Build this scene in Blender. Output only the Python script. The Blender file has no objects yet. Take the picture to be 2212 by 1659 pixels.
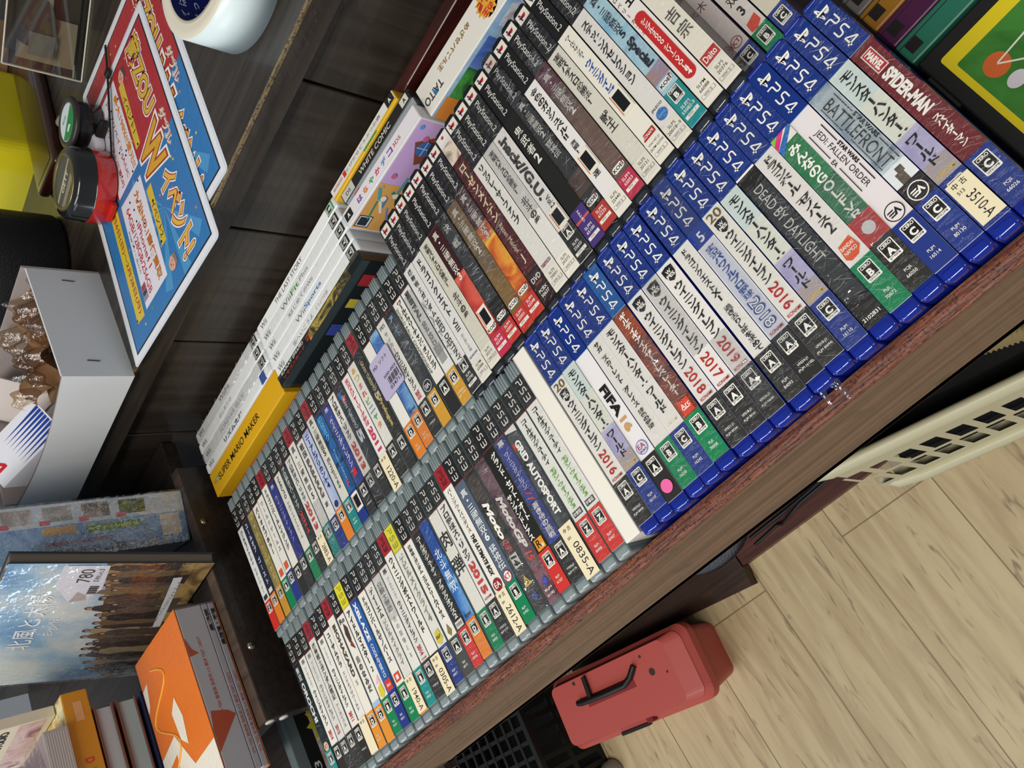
import bpy, bmesh, math, random
from mathutils import Vector, Matrix
random.seed(7)
R_ = random.Random(11)
SC = bpy.context.scene
COL = SC.collection
Z0 = 930.0                      # height of the tray's spine plane above the floor, mm

# ------------------------------------------------------------------ camera
cam_d = bpy.data.cameras.new('camera')
cam_d.sensor_width = 36.0
cam_d.lens = 36.0 * 1771.3 / 2212.0
cam_d.clip_start = 0.01
cam = bpy.data.objects.new('camera', cam_d)
COL.objects.link(cam)
_rx = Vector((0.5515, -0.4664, -0.6916)); _ry = Vector((-0.6383, -0.7697, 0.0100)); _rz = Vector((-0.5370, 0.4360, -0.7222))
_rz.normalize(); _rx = (_rx - _rz * _rx.dot(_rz)).normalized(); _ry = _rz.cross(_rx)
cam.matrix_world = Matrix(((_rx.x, -_ry.x, -_rz.x, 0.01013), (_rx.y, -_ry.y, -_rz.y, -0.12482),
                           (_rx.z, -_ry.z, -_rz.z, (451.785 + Z0) / 1000), (0, 0, 0, 1)))
SC.camera = cam

# ------------------------------------------------------------------ light
w = bpy.data.worlds.new('shop'); SC.world = w; w.use_nodes = True
bg = w.node_tree.nodes['Background']; bg.inputs[0].default_value = (0.86, 0.93, 1.0, 1); bg.inputs[1].default_value = 0.2

def area(name, loc, target, sx, sy, power, col):
    d = bpy.data.lights.new(name, 'AREA'); d.shape = 'RECTANGLE'; d.size = sx; d.size_y = sy
    d.energy = power; d.color = col
    o = bpy.data.objects.new(name, d); COL.objects.link(o)
    o.location = loc
    o.rotation_euler = (Vector(target) - Vector(loc)).to_track_quat('-Z', 'Y').to_euler()
    return o
area('ceiling_lamp', (-0.05, -0.75, 2.75), (-0.3, 0.2, 0.9), 1.3, 0.3, 27, (1.0, 0.94, 0.84))
area('ceiling_lamp', (-1.35, -0.75, 2.75), (-0.7, 0.2, 0.9), 1.3, 0.3, 17, (1.0, 0.97, 0.92))
area('shop_window', (-2.7, -1.5, 1.9), (-0.8, 0.4, 1.0), 1.6, 1.4, 26, (0.78, 0.89, 1.0))
SC.view_settings.view_transform = 'Standard'
SC.view_settings.look = 'None'
SC.view_settings.exposure = 0.0
SC.view_settings.gamma = 1.0
SC.view_settings.use_curve_mapping = False

# ------------------------------------------------------------------ materials
def lin(h):
    c = [int(h[i:i + 2], 16) / 255 for i in (0, 2, 4)]
    return tuple(x / 12.92 if x <= 0.04045 else ((x + 0.055) / 1.055) ** 2.4 for x in c) + (1,)
MATS = {}
def nodes_of(name):
    m = bpy.data.materials.new(name); m.use_nodes = True
    nt = m.node_tree; b = nt.nodes['Principled BSDF']
    return m, nt, b
def noise_bump(nt, b, scale, strength, dist, sock='Normal', stretch=(1, 1, 1), detail=2, distortion=0.0):
    tc = nt.nodes.new('ShaderNodeTexCoord'); mp = nt.nodes.new('ShaderNodeMapping')
    mp.inputs['Scale'].default_value = stretch
    n = nt.nodes.new('ShaderNodeTexNoise'); n.inputs['Scale'].default_value = scale
    n.inputs['Detail'].default_value = detail; n.inputs['Distortion'].default_value = distortion
    bp = nt.nodes.new('ShaderNodeBump'); bp.inputs['Strength'].default_value = strength; bp.inputs['Distance'].default_value = dist
    nt.links.new(tc.outputs['Object'], mp.inputs[0]); nt.links.new(mp.outputs[0], n.inputs['Vector'])
    nt.links.new(n.outputs[0], bp.inputs['Height']); nt.links.new(bp.outputs[0], b.inputs[sock])
    return n
def plain(h, rough=0.5, metal=0.0, coat=0.0, trans=0.0, ior=1.45, bump=None, name=None, alpha=1.0):
    key = ('p', h, rough, metal, coat, trans, bump, alpha)
    if key in MATS: return MATS[key]
    m, nt, b = nodes_of(name or 'mat_' + h)
    b.inputs['Base Color'].default_value = lin(h); b.inputs['Roughness'].default_value = rough
    b.inputs['Metallic'].default_value = metal; b.inputs['Coat Weight'].default_value = coat
    b.inputs['Transmission Weight'].default_value = trans; b.inputs['IOR'].default_value = ior
    b.inputs['Coat Roughness'].default_value = 0.08; b.inputs['Alpha'].default_value = alpha
    if bump: noise_bump(nt, b, *bump)
    MATS[key] = m
    return m
def ink(h, wrap=False):
    """printed card behind a clear sleeve; wrapped ones carry crinkled film"""
    key = ('i', h, wrap)
    if key in MATS: return MATS[key]
    m, nt, b = nodes_of('ink_' + h)
    if h.startswith('art'):
        parts = h.split(':')[1:]; hd_ = h.split(':')[0]
        sc = float(hd_[3:]) if len(hd_) > 3 else 38.0
        tc = nt.nodes.new('ShaderNodeTexCoord'); n = nt.nodes.new('ShaderNodeTexNoise')
        n.inputs['Scale'].default_value = sc; n.inputs['Detail'].default_value = 5; n.inputs['Distortion'].default_value = 1.2 if sc > 20 else .2
        r = nt.nodes.new('ShaderNodeValToRGB'); el = r.color_ramp.elements
        while len(el) < len(parts): el.new(0.5)
        for i, p in enumerate(parts):
            el[i].position = 0.32 + 0.36 * i / max(1, len(parts) - 1); el[i].color = lin(p)
        nt.links.new(tc.outputs['Object'], n.inputs['Vector']); nt.links.new(n.outputs[0], r.inputs[0])
        nt.links.new(r.outputs[0], b.inputs['Base Color'])
    else:
        b.inputs['Base Color'].default_value = lin(h)
    b.inputs['Roughness'].default_value = 0.42
    b.inputs['Specular IOR Level'].default_value = 0.3
    b.inputs['Coat Weight'].default_value = 0.55 if wrap else 0.16
    b.inputs['Coat Roughness'].default_value = 0.09 if wrap else 0.16
    if wrap: noise_bump(nt, b, 150, 0.9, 0.0035, 'Coat Normal', (0.55, 1.3, 1), 4, 1.4)
    MATS[key] = m
    return m
def wood(name, c1, c2, scale=(3, 60, 60), rough=0.5, dark=None, coat=0.0, bump=0.12):
    key = ('w', name)
    if key in MATS: return MATS[key]
    m, nt, b = nodes_of(name)
    tc = nt.nodes.new('ShaderNodeTexCoord'); mp = nt.nodes.new('ShaderNodeMapping'); mp.inputs['Scale'].default_value = scale
    n = nt.nodes.new('ShaderNodeTexNoise'); n.inputs['Scale'].default_value = 1.0; n.inputs['Detail'].default_value = 6; n.inputs['Distortion'].default_value = 0.6
    r = nt.nodes.new('ShaderNodeValToRGB'); r.color_ramp.elements[0].position = 0.33; r.color_ramp.elements[1].position = 0.68
    r.color_ramp.elements[0].color = lin(c1); r.color_ramp.elements[1].color = lin(c2)
    L = nt.links.new
    L(tc.outputs['Object'], mp.inputs[0]); L(mp.outputs[0], n.inputs['Vector']); L(n.outputs[0], r.inputs[0])
    out = r.outputs[0]
    if dark:
        n2 = nt.nodes.new('ShaderNodeTexNoise'); n2.inputs['Scale'].default_value = dark[0]; n2.inputs['Detail'].default_value = 8
        r2 = nt.nodes.new('ShaderNodeValToRGB'); r2.color_ramp.elements[0].position = dark[1]; r2.color_ramp.elements[1].position = dark[1] + 0.12
        r2.color_ramp.elements[0].color = (1, 1, 1, 1); r2.color_ramp.elements[1].color = (0, 0, 0, 1)
        mx = nt.nodes.new('ShaderNodeMix'); mx.data_type = 'RGBA'
        L(tc.outputs['Object'], n2.inputs['Vector']); L(n2.outputs[0], r2.inputs[0]); L(r2.outputs[0], mx.inputs[0])
        L(out, mx.inputs[6]); mx.inputs[7].default_value = lin(dark[2]); out = mx.outputs[2]
    L(out, b.inputs['Base Color'])
    b.inputs['Roughness'].default_value = rough; b.inputs['Coat Weight'].default_value = coat
    bp = nt.nodes.new('ShaderNodeBump'); bp.inputs['Strength'].default_value = bump; bp.inputs['Distance'].default_value = 0.002
    L(n.outputs[0], bp.inputs['Height']); L(bp.outputs[0], b.inputs['Normal'])
    MATS[key] = m
    return m
def film(name, tint='ffffff', gloss=0.22, rough=0.08, scale=70, strength=0.9):
    key = ('f', name)
    if key in MATS: return MATS[key]
    m = bpy.data.materials.new(name); m.use_nodes = True; nt = m.node_tree; nt.nodes.clear()
    o = nt.nodes.new('ShaderNodeOutputMaterial'); t = nt.nodes.new('ShaderNodeBsdfTransparent'); g = nt.nodes.new('ShaderNodeBsdfGlossy')
    mx = nt.nodes.new('ShaderNodeMixShader'); t.inputs[0].default_value = lin(tint)
    g.inputs['Roughness'].default_value = rough; mx.inputs[0].default_value = gloss
    tc = nt.nodes.new('ShaderNodeTexCoord'); n = nt.nodes.new('ShaderNodeTexNoise'); n.inputs['Scale'].default_value = scale; n.inputs['Detail'].default_value = 3
    bp = nt.nodes.new('ShaderNodeBump'); bp.inputs['Strength'].default_value = strength; bp.inputs['Distance'].default_value = 0.004
    L = nt.links.new
    L(tc.outputs['Object'], n.inputs['Vector']); L(n.outputs[0], bp.inputs['Height']); L(bp.outputs[0], g.inputs['Normal'])
    L(t.outputs[0], mx.inputs[1]); L(g.outputs[0], mx.inputs[2]); L(mx.outputs[0], o.inputs[0])
    MATS[key] = m
    return m

# ------------------------------------------------------------------ mesh collector (mm)
GL = {}
def outline(s, bold=0.0, shear=0.0):
    key = (s, bold, shear)
    if key not in GL:
        c = bpy.data.curves.new('t', 'FONT'); c.body = s; c.resolution_u = 3; c.offset = bold; c.shear = shear
        o = bpy.data.objects.new('t', c); m = o.to_mesh()
        v = [(p.co.x, p.co.y) for p in m.vertices]; f = [tuple(p.vertices) for p in m.polygons]
        o.to_mesh_clear(); bpy.data.objects.remove(o); bpy.data.curves.remove(c)
        if not v: v = [(0, 0), (.1, 0), (0, .1)]; f = []
        xs = [p[0] for p in v]; ys = [p[1] for p in v]
        GL[key] = (v, f, (min(xs), max(xs), min(ys), max(ys)))
    return GL[key]
class MB:
    def __init__(s): s.v = []; s.f = []; s.mi = []; s.mats = []; s.sm = []; s.M = Matrix.Identity(4)
    def mat(s, m):
        if m not in s.mats: s.mats.append(m)
        return s.mats.index(m)
    def add(s, vs, fs, m, smooth=False):
        k = len(s.v); i = s.mat(m); M = s.M
        s.v += [M @ Vector(p) for p in vs]
        s.f += [tuple(k + q for q in f) for f in fs]; s.mi += [i] * len(fs); s.sm += [smooth] * len(fs)
    def bm(s, b, m, smooth=False):
        b.verts.index_update()
        s.add([tuple(v.co) for v in b.verts], [tuple(v.index for v in f.verts) for f in b.faces], m, smooth); b.free()
    def box(s, x0, x1, y0, y1, z0, z1, m, bev=0.0, seg=2, smooth=False):
        if bev <= 0:
            s.add([(x0, y0, z0), (x1, y0, z0), (x1, y1, z0), (x0, y1, z0), (x0, y0, z1), (x1, y0, z1), (x1, y1, z1), (x0, y1, z1)],
                  [(3, 2, 1, 0), (4, 5, 6, 7), (0, 1, 5, 4), (1, 2, 6, 5), (2, 3, 7, 6), (3, 0, 4, 7)], m); return
        b = bmesh.new(); bmesh.ops.create_cube(b, size=1)
        for v in b.verts: v.co = Vector(((x0 + x1) / 2 + v.co.x * (x1 - x0), (y0 + y1) / 2 + v.co.y * (y1 - y0), (z0 + z1) / 2 + v.co.z * (z1 - z0)))
        bmesh.ops.bevel(b, geom=list(b.edges), offset=bev, segments=seg, profile=0.5, affect='EDGES')
        s.bm(b, m, smooth)
    def rect(s, x0, x1, y0, y1, z, m): s.add([(x0, y0, z), (x1, y0, z), (x1, y1, z), (x0, y1, z)], [(0, 1, 2, 3)], m)
    def poly(s, pts, z, m):
        a = sum(p[0] * q[1] - q[0] * p[1] for p, q in zip(pts, pts[1:] + pts[:1]))
        if a < 0: pts = pts[::-1]
        b = bmesh.new(); f = b.faces.new([b.verts.new((p[0], p[1], z)) for p in pts])
        bmesh.ops.triangulate(b, faces=[f]); s.bm(b, m)
    def disc(s, x, y, r, z, m, n=24, ry=None):
        ry = ry or r; s.poly([(x + r * math.cos(6.28318 * i / n), y + ry * math.sin(6.28318 * i / n)) for i in range(n)], z, m)
    def ring(s, x, y, r, t, z, m, n=28, ry=None):
        ry = ry or r; vs = []; fs = []
        for i in range(n):
            a = 6.28318 * i / n; vs += [(x + r * math.cos(a), y + ry * math.sin(a), z), (x + (r - t) * math.cos(a), y + (ry - t) * math.sin(a), z)]
        for i in range(n): j = (i + 1) % n; fs.append((2 * i, 2 * j, 2 * j + 1, 2 * i + 1))
        s.add(vs, fs, m)
    def rrect(s, x0, x1, y0, y1, r, z, m, n=4):
        p = []
        for cx, cy, a in ((x1 - r, y1 - r, 0), (x0 + r, y1 - r, 90), (x0 + r, y0 + r, 180), (x1 - r, y0 + r, 270)):
            for i in range(n + 1): t = math.radians(a + 90 * i / n); p.append((cx + r * math.cos(t), cy + r * math.sin(t)))
        s.poly(p, z, m)
    def prism(s, pts, z0, z1, m, smooth=False):
        a = sum(p[0] * q[1] - q[0] * p[1] for p, q in zip(pts, pts[1:] + pts[:1]))
        if a < 0: pts = pts[::-1]
        n = len(pts); k = [(p[0], p[1], z0) for p in pts] + [(p[0], p[1], z1) for p in pts]
        s.add(k, [tuple(range(n))[::-1], tuple(range(n, 2 * n))], m)
        s.add(k, [(i, (i + 1) % n, n + (i + 1) % n, n + i) for i in range(n)], m, smooth)
    def lathe(s, prof, m, n=32, smooth=True, cx=0, cy=0):
        vs = []; fs = []
        for r, z in prof: vs += [(cx + r * math.cos(6.283185 * i / n), cy + r * math.sin(6.283185 * i / n), z) for i in range(n)]
        for j in range(len(prof) - 1):
            for i in range(n): k = (i + 1) % n; fs.append((j * n + i, j * n + k, (j + 1) * n + k, (j + 1) * n + i))
        s.add(vs, fs, m, smooth)
    def tube(s, pts, r, m, n=8, smooth=True, flat=1.0):
        P = [Vector(p) for p in pts]; vs = []; fs = []
        for i, p in enumerate(P):
            d = (P[min(i + 1, len(P) - 1)] - P[max(i - 1, 0)]).normalized()
            u = d.cross(Vector((0.05, 0.1, 1))).normalized(); v = d.cross(u)
            rr = r[i] if isinstance(r, (list, tuple)) else r
            vs += [tuple(p + u * rr * math.cos(6.283185 * k / n) + v * rr * flat * math.sin(6.283185 * k / n)) for k in range(n)]
        for i in range(len(P) - 1):
            for k in range(n): q = (k + 1) % n; fs.append((i * n + k, i * n + q, (i + 1) * n + q, (i + 1) * n + k))
        s.add(vs, fs, m, smooth); e = (len(P) - 1) * n
        s.add(vs, [tuple(range(n))[::-1], tuple(range(e, e + n))], m)
    def sheet(s, fn, nu, nv, m, smooth=True):
        vs = [fn(i / nu, j / nv) for j in range(nv + 1) for i in range(nu + 1)]
        s.add(vs, [(j * (nu + 1) + i, j * (nu + 1) + i + 1, (j + 1) * (nu + 1) + i + 1, (j + 1) * (nu + 1) + i) for j in range(nv) for i in range(nu)], m, smooth)
    # text laid in the local xy plane; (ox, oy) origin, d = reading direction, e = letter-up direction
    def text(s, t, ox, oy, dx, dy, length, height, z, m, bold=0.012, shear=0.0, fit=True, center=False, ref=None):
        v, f, bb = outline(t, bold, shear)
        if ref is not None: bb = outline(t, ref, shear)[2]
        W = max(1e-4, bb[1] - bb[0]); H = max(1e-4, bb[3] - bb[2])
        ky = height / max(H, 0.45); kx = ky
        if length: kx = length / W if fit else min(ky, length / W)
        ex, ey = -dy, dx; out = []
        sh = W / 2 if center else 0
        for x, y in v:
            a = (x - bb[0] - sh) * kx; b = (y - (bb[2] + bb[3]) / 2) * ky
            out.append((ox + dx * a + ex * b, oy + dy * a + ey * b, z))
        s.add(out, f, m)
    def vtext(s, t, y0, y1, size, x, z, m, bold=0.014):
        n = len(t); c = (y0 - y1) / n
        for i, ch in enumerate(t):
            if ch in ' _': continue
            cy = y0 - c * (i + 0.5); v, f, bb = outline(ch, min(bold, .011) if 0x4e00 <= ord(ch) < 0xa000 else bold)
            asc = ord(ch) < 128
            mx, my = ((bb[0] + bb[1]) / 2, (bb[2] + bb[3]) / 2) if asc else (0.5, 0.38)
            ky = min(size * 1.15, c * 1.02) * (1.25 if asc else 1.0); kx = size * (1.25 if asc else 1.0)
            if ch in 'ー〜…：（）(':
                s.add([(x + (yy - my) * kx, cy - (xx - mx) * ky, z) for xx, yy in v], [q for q in f], m)
            else: s.add([(x + (xx - mx) * kx, cy + (yy - my) * ky, z) for xx, yy in v], f, m)
    def build(s, name, parent=None, loc=None):
        me = bpy.data.meshes.new(name)
        me.from_pydata([(v.x / 1000, v.y / 1000, v.z / 1000) for v in s.v], [], s.f)
        for m in s.mats: me.materials.append(m)
        me.polygons.foreach_set('material_index', s.mi); me.polygons.foreach_set('use_smooth', s.sm)
        me.update()
        o = bpy.data.objects.new(name, me); COL.objects.link(o)
        if parent: o.parent = parent
        if loc: o.location = (loc[0] / 1000, loc[1] / 1000, (loc[2] + Z0) / 1000)
        return o
def tag(o, label, cat, group=None):
    o['label'] = label; o['category'] = cat
    if group: o['group'] = group
    return o
def thing(name, label, cat, loc, rz=0, group=None, tilt=None):
    o = bpy.data.objects.new(name, None); o.empty_display_size = 0.02; COL.objects.link(o)
    o.location = (loc[0] / 1000, loc[1] / 1000, (loc[2] + Z0) / 1000); o.rotation_euler = (0, 0, math.radians(rz))
    if tilt: o.rotation_euler = tuple(math.radians(a) for a in tilt)
    return tag(o, label, cat, group)
def struct(o): o['kind'] = 'structure'; return o

K = {'k': '1b1a19', 'w': 'f1eee6', 'r': 'b3211f', 'b': '2a4a9c', 'g': '1f8a50', 'y': 'd9b52c', 'o': 'dd8428', 't': '14857f', 'p': 'd63f70',
     's': '8d8c88', 'n': '1a2150', 'm': '74212b', 'l': '5f9f38', 'c': 'ece0bd', 'S': '78aeda', 'x': '3b3a38', 'v': '9a95bf', 'f': '6f5a2c', 'B': '2c63b8'}
def colr(c): return K.get(c, c)
RATE = {'A': ('2b2a28', 'A'), 'B': ('0d7f50', 'B'), 'T': ('148b86', 'B'), 'C': ('223682', 'C'), 'D': ('dd7f2a', 'D'), 'Y': ('cf982f', 'D'), 'Z': ('cd332c', 'Z'), 'G': ('4a4c4b', 'A'), 'P': ('e0902f', 'D')}

class Spine:
    """draws a printed spine: v = height above the row's base line (mm), u = across"""
    def __init__(s, w, zt, wrap): s.m = MB(); s.w = w; s.z = zt; s.wrap = wrap; s.n = 0; s.tk = 1.0
    def up(s): s.n += 1; return s.z + 0.05 * s.n
    def i(s, c): return ink(colr(c), s.wrap)
    def R(s, v0, v1, c, u0=None, u1=None):
        h = s.w / 2; s.m.rect(-h if u0 is None else u0, h if u1 is None else u1, min(v0, v1), max(v0, v1), s.up(), s.i(c))
    def V(s, v0, v1, t, c, size, u=0, bold=.034): s.m.vtext(t, v0, v1, size, u, s.up(), s.i(c), bold)
    def H(s, v0, v1, t, c, size, u=0, bold=.012, shear=0): s.m.text(t, u, v0, 0, -1, v0 - v1, size, s.up(), s.i(c), bold, shear)
    def A(s, v, t, c, size, u=0, bold=.012, width=None): s.m.text(t, u, v, 1, 0, width or s.w * 0.88, size, s.up(), s.i(c), bold, 0, bool(width), True)
    def Q(s, v, u, pts, k, c):      # polygon given in reading frame
        s.m.poly([(u + y * k, v - x * k) for x, y in pts], s.up(), s.i(c))
    def stroke(s, v, u, pts, k, wd, c):
        P = [Vector((u + y * k, v - x * k)) for x, y in pts]; vs = []; z = s.up()
        for i, q in enumerate(P):
            a = (q - P[i - 1]).normalized() if i else (P[1] - q).normalized(); b = (P[i + 1] - q).normalized() if i < len(P) - 1 else a
            t = (a + b).normalized(); n = Vector((-t.y, t.x)) * (wd / 2 / max(.5, a.dot(t))); vs += [(q.x + n.x, q.y + n.y, z), (q.x - n.x, q.y - n.y, z)]
        s.m.add(vs, [(2 * i, 2 * i + 1, 2 * i + 3, 2 * i + 2) for i in range(len(P) - 1)], s.i(c))
    def ps(s, v, dig, c, k, wd, gap):
        arc = [(5.0, 8), (5.9, 7.7), (6.3, 6.8), (6.3, 5.6), (5.9, 4.7), (5.0, 4.4)]
        s.stroke(v, -4 * k, [(0, 8)] + arc + [(1.6, 4.4), (.8, 4.1), (.4, 3.3), (.4, 0)], k, wd, c); v -= gap
        s.stroke(v, -4 * k, [(6.6, 8), (2.4, 8), (1.5, 7.6), (1.1, 6.8), (1.1, 5.3), (1.5, 4.7), (2.2, 4.4), (4.6, 3.9), (5.3, 3.5), (5.6, 2.8), (5.6, 1.2), (5.2, .4), (4.4, 0), (0, 0)], k, wd, c); v -= gap
        if dig == '4': s.stroke(v, -4 * k, [(5.2, 0), (5.2, 8), (4.6, 8), (.2, 2.4), (.2, 1.9), (7, 1.9)], k, wd, c)
        else:
            s.stroke(v, -4 * k, [(0, 8), (5, 8), (5.9, 7.7), (6.3, 6.8), (6.3, 5.4), (5.8, 4.4), (5, 4), (.6, 4)], k, wd, c); s.stroke(v, -4 * k, [(5, 4), (5.8, 3.6), (6.3, 2.6), (6.3, 1.2), (5.9, .3), (5, 0), (0, 0)], k, wd, c)
    def logo(s, v, u, k, c1, c2):
        S1 = [(0, 1.2), (0.5, 2.2), (3.5, 3.3), (3.5, 2.5), (1.9, 1.8), (3.5, 1.7), (3.5, .9), (1, .6)]
        S2 = [(5.5, 1.7), (8.8, 2.7), (9.9, 2.2), (9.6, 1.4), (7.6, 1.1), (5.5, .4), (5.5, 1.1), (7.7, 1.9), (5.5, 1.3)]
        s.Q(v, u, S1, k, c2); s.Q(v, u, [(5.6, .6), (8, 1.4), (9.8, 1.6), (9.9, 2.3), (8.8, 2.9), (7, 2.9), (5.6, 2.4), (5.6, 1.7), (7.6, 2.3), (8.2, 2), (5.6, 1.2)], k, c2)
        s.Q(v, u, [(3.8, 0.2), (3.8, 8.6), (6.4, 7.8), (7.7, 6.8), (8.0, 5.2), (7.2, 4.2), (5.6, 4.4), (5.6, 6.9), (5.2, 7.1), (5.2, -.3)], k, c1)
    def cero(s, v1, L, bw=8.6):
        h = bw * 1.28; wht = s.i('w'); kk = s.i('k')
        s.m.rrect(-bw / 2, bw / 2, v1 - h, v1, .8, s.up(), wht)
        s.m.rect(-bw / 2 + .6, bw / 2 - .6, v1 - h + 2.3, v1 - .7, s.up(), kk)
        s.A(v1 - 2.0, 'CERO', 'w', 1.9, 0, .03, bw * .74)
        s.A(v1 - h / 2 - .75, L, 'w', bw * .5, 0, .05); s.A(v1 - h + 1.25, {'A': '全年齢対象', 'B': '12才以上対象', 'C': '15才以上対象', 'D': '17才以上対象', 'Z': '18才以上のみ対象'}[L], 'x', 1.3, 0, .02, bw * .78)
    def rate(s, k, code, top=33, bot=0):
        c, L = RATE[k]; s.R(top, bot, c); s.cero(top - 2.6, L, min(8.8, s.w * .66))
        if code:
            for j, t in enumerate(code.split('/')): s.A(top - 22.3 - 3.2 * j, t, 'w' if k not in 'DP' else 'c', 2.1 if j == 0 else 1.9, 0, .008)
    def circ(s, v, r, c, ring=None, t=.7, u=0):
        s.m.disc(u, v, r, s.up(), s.i(c))
        if ring: s.m.ring(u, v, r, t, s.up(), s.i(ring))
    def shield(s, v, wd=8.5, c='k'):
        h = wd * 1.25; s.m.poly([(-wd / 2, v + h * .42), (0, v + h * .5), (wd / 2, v + h * .42), (wd / 2 * .95, v - .05 * h), (wd * .28, v - .36 * h), (0, v - .5 * h), (-wd * .28, v - .36 * h), (-wd / 2 * .95, v - .05 * h)], s.up(), s.i(c))
        s.A(v + h * .14, 'W', 'w', wd * .33, 0, .02, wd * .45); s.A(v - h * .12, 'PES', 'w', wd * .3, 0, .03, wd * .72)
    def koei(s, v):
        s.m.rrect(-5.6, 5.6, v - 2.6, v + 2.6, 2.4, s.up(), s.i('w')); s.A(v, 'KOEI', 'k', 3, 0, .03, 9.6); s.m.disc(4.6, v + 2.2, .9, s.up(), s.i('r'))
    def items(s, txt):
        for it in [q for q in txt.split(';') if q.strip()]:
            a = it.split(); k = a[0]
            g = lambda t: t.replace('_', ' ')
            F = lambda i, d=0.0: float(a[i]) if len(a) > i else d
            if k == 'V': s.V(F(1), F(2), a[3], a[4], F(5) * s.tk, F(6))
            elif k == 'v': s.V(F(1), F(2), a[3], a[4], F(5) * s.tk, F(6), .006)
            elif k == 'H': s.H(F(1), F(2), g(a[3]), a[4], F(5), F(6), .014, F(7))
            elif k == 'h': s.H(F(1), F(2), g(a[3]), a[4], F(5), F(6), 0.0, F(7))
            elif k == 'X': s.H(F(1), F(2), g(a[3]), a[4], F(5), F(6), .05, F(7))
            elif k == 'A': s.A(F(1), g(a[2]), a[3], F(4), F(5), .014, F(6) or None)
            elif k == 'R': s.R(F(1), F(2), a[3], F(4, -s.w / 2), F(5, s.w / 2))
            elif k == 'O': s.circ(F(1), F(2), a[3], a[4] if len(a) > 4 else None, .6, F(5))
            elif k == 'S': s.shield(F(1), F(2, 8.5))
            elif k == 'K': s.koei(F(1))
            elif k == 'L': s.logo(F(1), F(2), F(3), a[4], a[5])
            elif k == 'P': pts = [tuple(map(float, q.split(','))) for q in a[2:]]; s.m.poly(pts, s.up(), s.i(a[1]))
            elif k == 'E':
                s.circ(F(1), 5.4, a[2], a[3], .6); e = s.i(a[3]); v = F(1)
                for q in range(3): s.m.poly([(-3.4 + q * .1, v + 1.7 - 1.5 * q), (.3, v + 1.7 - 1.5 * q), (-.4, v + .9 - 1.5 * q), (-4 + q * .3, v + .9 - 1.5 * q)], s.up(), e)
                s.m.poly([(-.9, v - 2.1), (1.6, v + 2.3), (3.4, v - 2.1), (2.3, v - 2.1), (1.4, v + .1), (.5, v - 2.1)], s.up(), e)
            elif k == 'B': # rating badge only
                s.cero(F(1), a[2], F(3, 8.6))
MAT = {
    'ps4': plain('081f86', .22, 0, .3, .1, name='blue_clear_plastic'), 'ps4end': plain('0a2a9c', .1, 0, .8, .15, name='blue_clear_lip'),
    'ps3': plain('6b797c', .2, 0, .5, .25, name='grey_clear_plastic'), 'ps3rib': plain('94a1a3', .16, 0, .8, .2, name='grey_clear_rib'),
    'ps2': plain('15161a', .32, 0, .3, name='black_case_plastic'), 'ps2end': plain('272d35', .13, 0, .9, name='black_lip_plastic'),
    'vita': plain('5a5674', .25, 0, .4, .2, name='clear_violet_plastic'), 'wii': plain('dfe3e6', .2, 0, .6, name='white_case_plastic'),
    'paper': plain('ebe7dc', .6, name='white_card'), 'cream': plain('eadfbf', .55, name='cream_label'), 'film': film('clear_film')}
ORD = ['', 'first', 'second', 'third', 'fourth', 'fifth', 'sixth', 'seventh', 'eighth', 'ninth', 'tenth', 'eleventh', 'twelfth', 'thirteenth', 'fourteenth', 'fifteenth', 'sixteenth', 'seventeenth', 'eighteenth', 'nineteenth', 'twentieth', 'twenty-first', 'twenty-second', 'twenty-third', 'twenty-fourth', 'twenty-fifth', 'twenty-sixth', 'twenty-seventh', 'twenty-eighth', 'twenty-ninth']
SHELL = {}
def shell_mesh(kind, w):
    key = (kind, w)
    m = MB(); h = w / 2 - .1
    if kind == 'ps4':
        m.box(-h, h, -7.5, 163.6, 0, 135, MAT['ps4'], 1.6, 3, True)
        m.box(-h + 1, h - 1, -8.6, -1.0, 127, 135.6, MAT['ps4end'], 2.6, 4, True)
        m.box(-h + 1.2, h - 1.2, 161.4, 163.9, 130, 135.4, MAT['ps4end'], .8, 2, True)
    elif kind == 'ps3':
        m.box(-h, h, -8, 162.5, 0, 135, MAT['ps3'], 2.4, 4, True)
        for q in range(4):
            x = -h + 1.6 + q * (2 * h - 3.2) / 4
            m.box(x + .3, x + (2 * h - 3.2) / 4 - .3, 149.6, 162.9, 131, 135.7, MAT['ps3rib'], .9, 2, True)
        m.box(-h + .6, h - .6, -8.6, -.8, 125, 135.5, MAT['ps3rib'], 2.2, 3, True)
    elif kind == 'ps2':
        m.prism([(-h, -7), (h, -7), (h, 186), (h - .8, 189.5), (h - 3, 191.5), (-h + 3, 191.5), (-h + .8, 189.5), (-h, 186)], 0, 134.9, MAT['ps2'])
        m.box(-h + .9, h - .9, -8.0, -.6, 124, 136.2, MAT['ps2end'], 3.2, 4, True)
    elif kind == 'vita':
        m.box(-h, h, -6, 129, 0, 105, MAT['vita'], 1.6, 3, True)
    else:
        m.box(-h, h, -5, 187, 0, 135, MAT['wii'], 2.6, 4, True)
    return m
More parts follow.
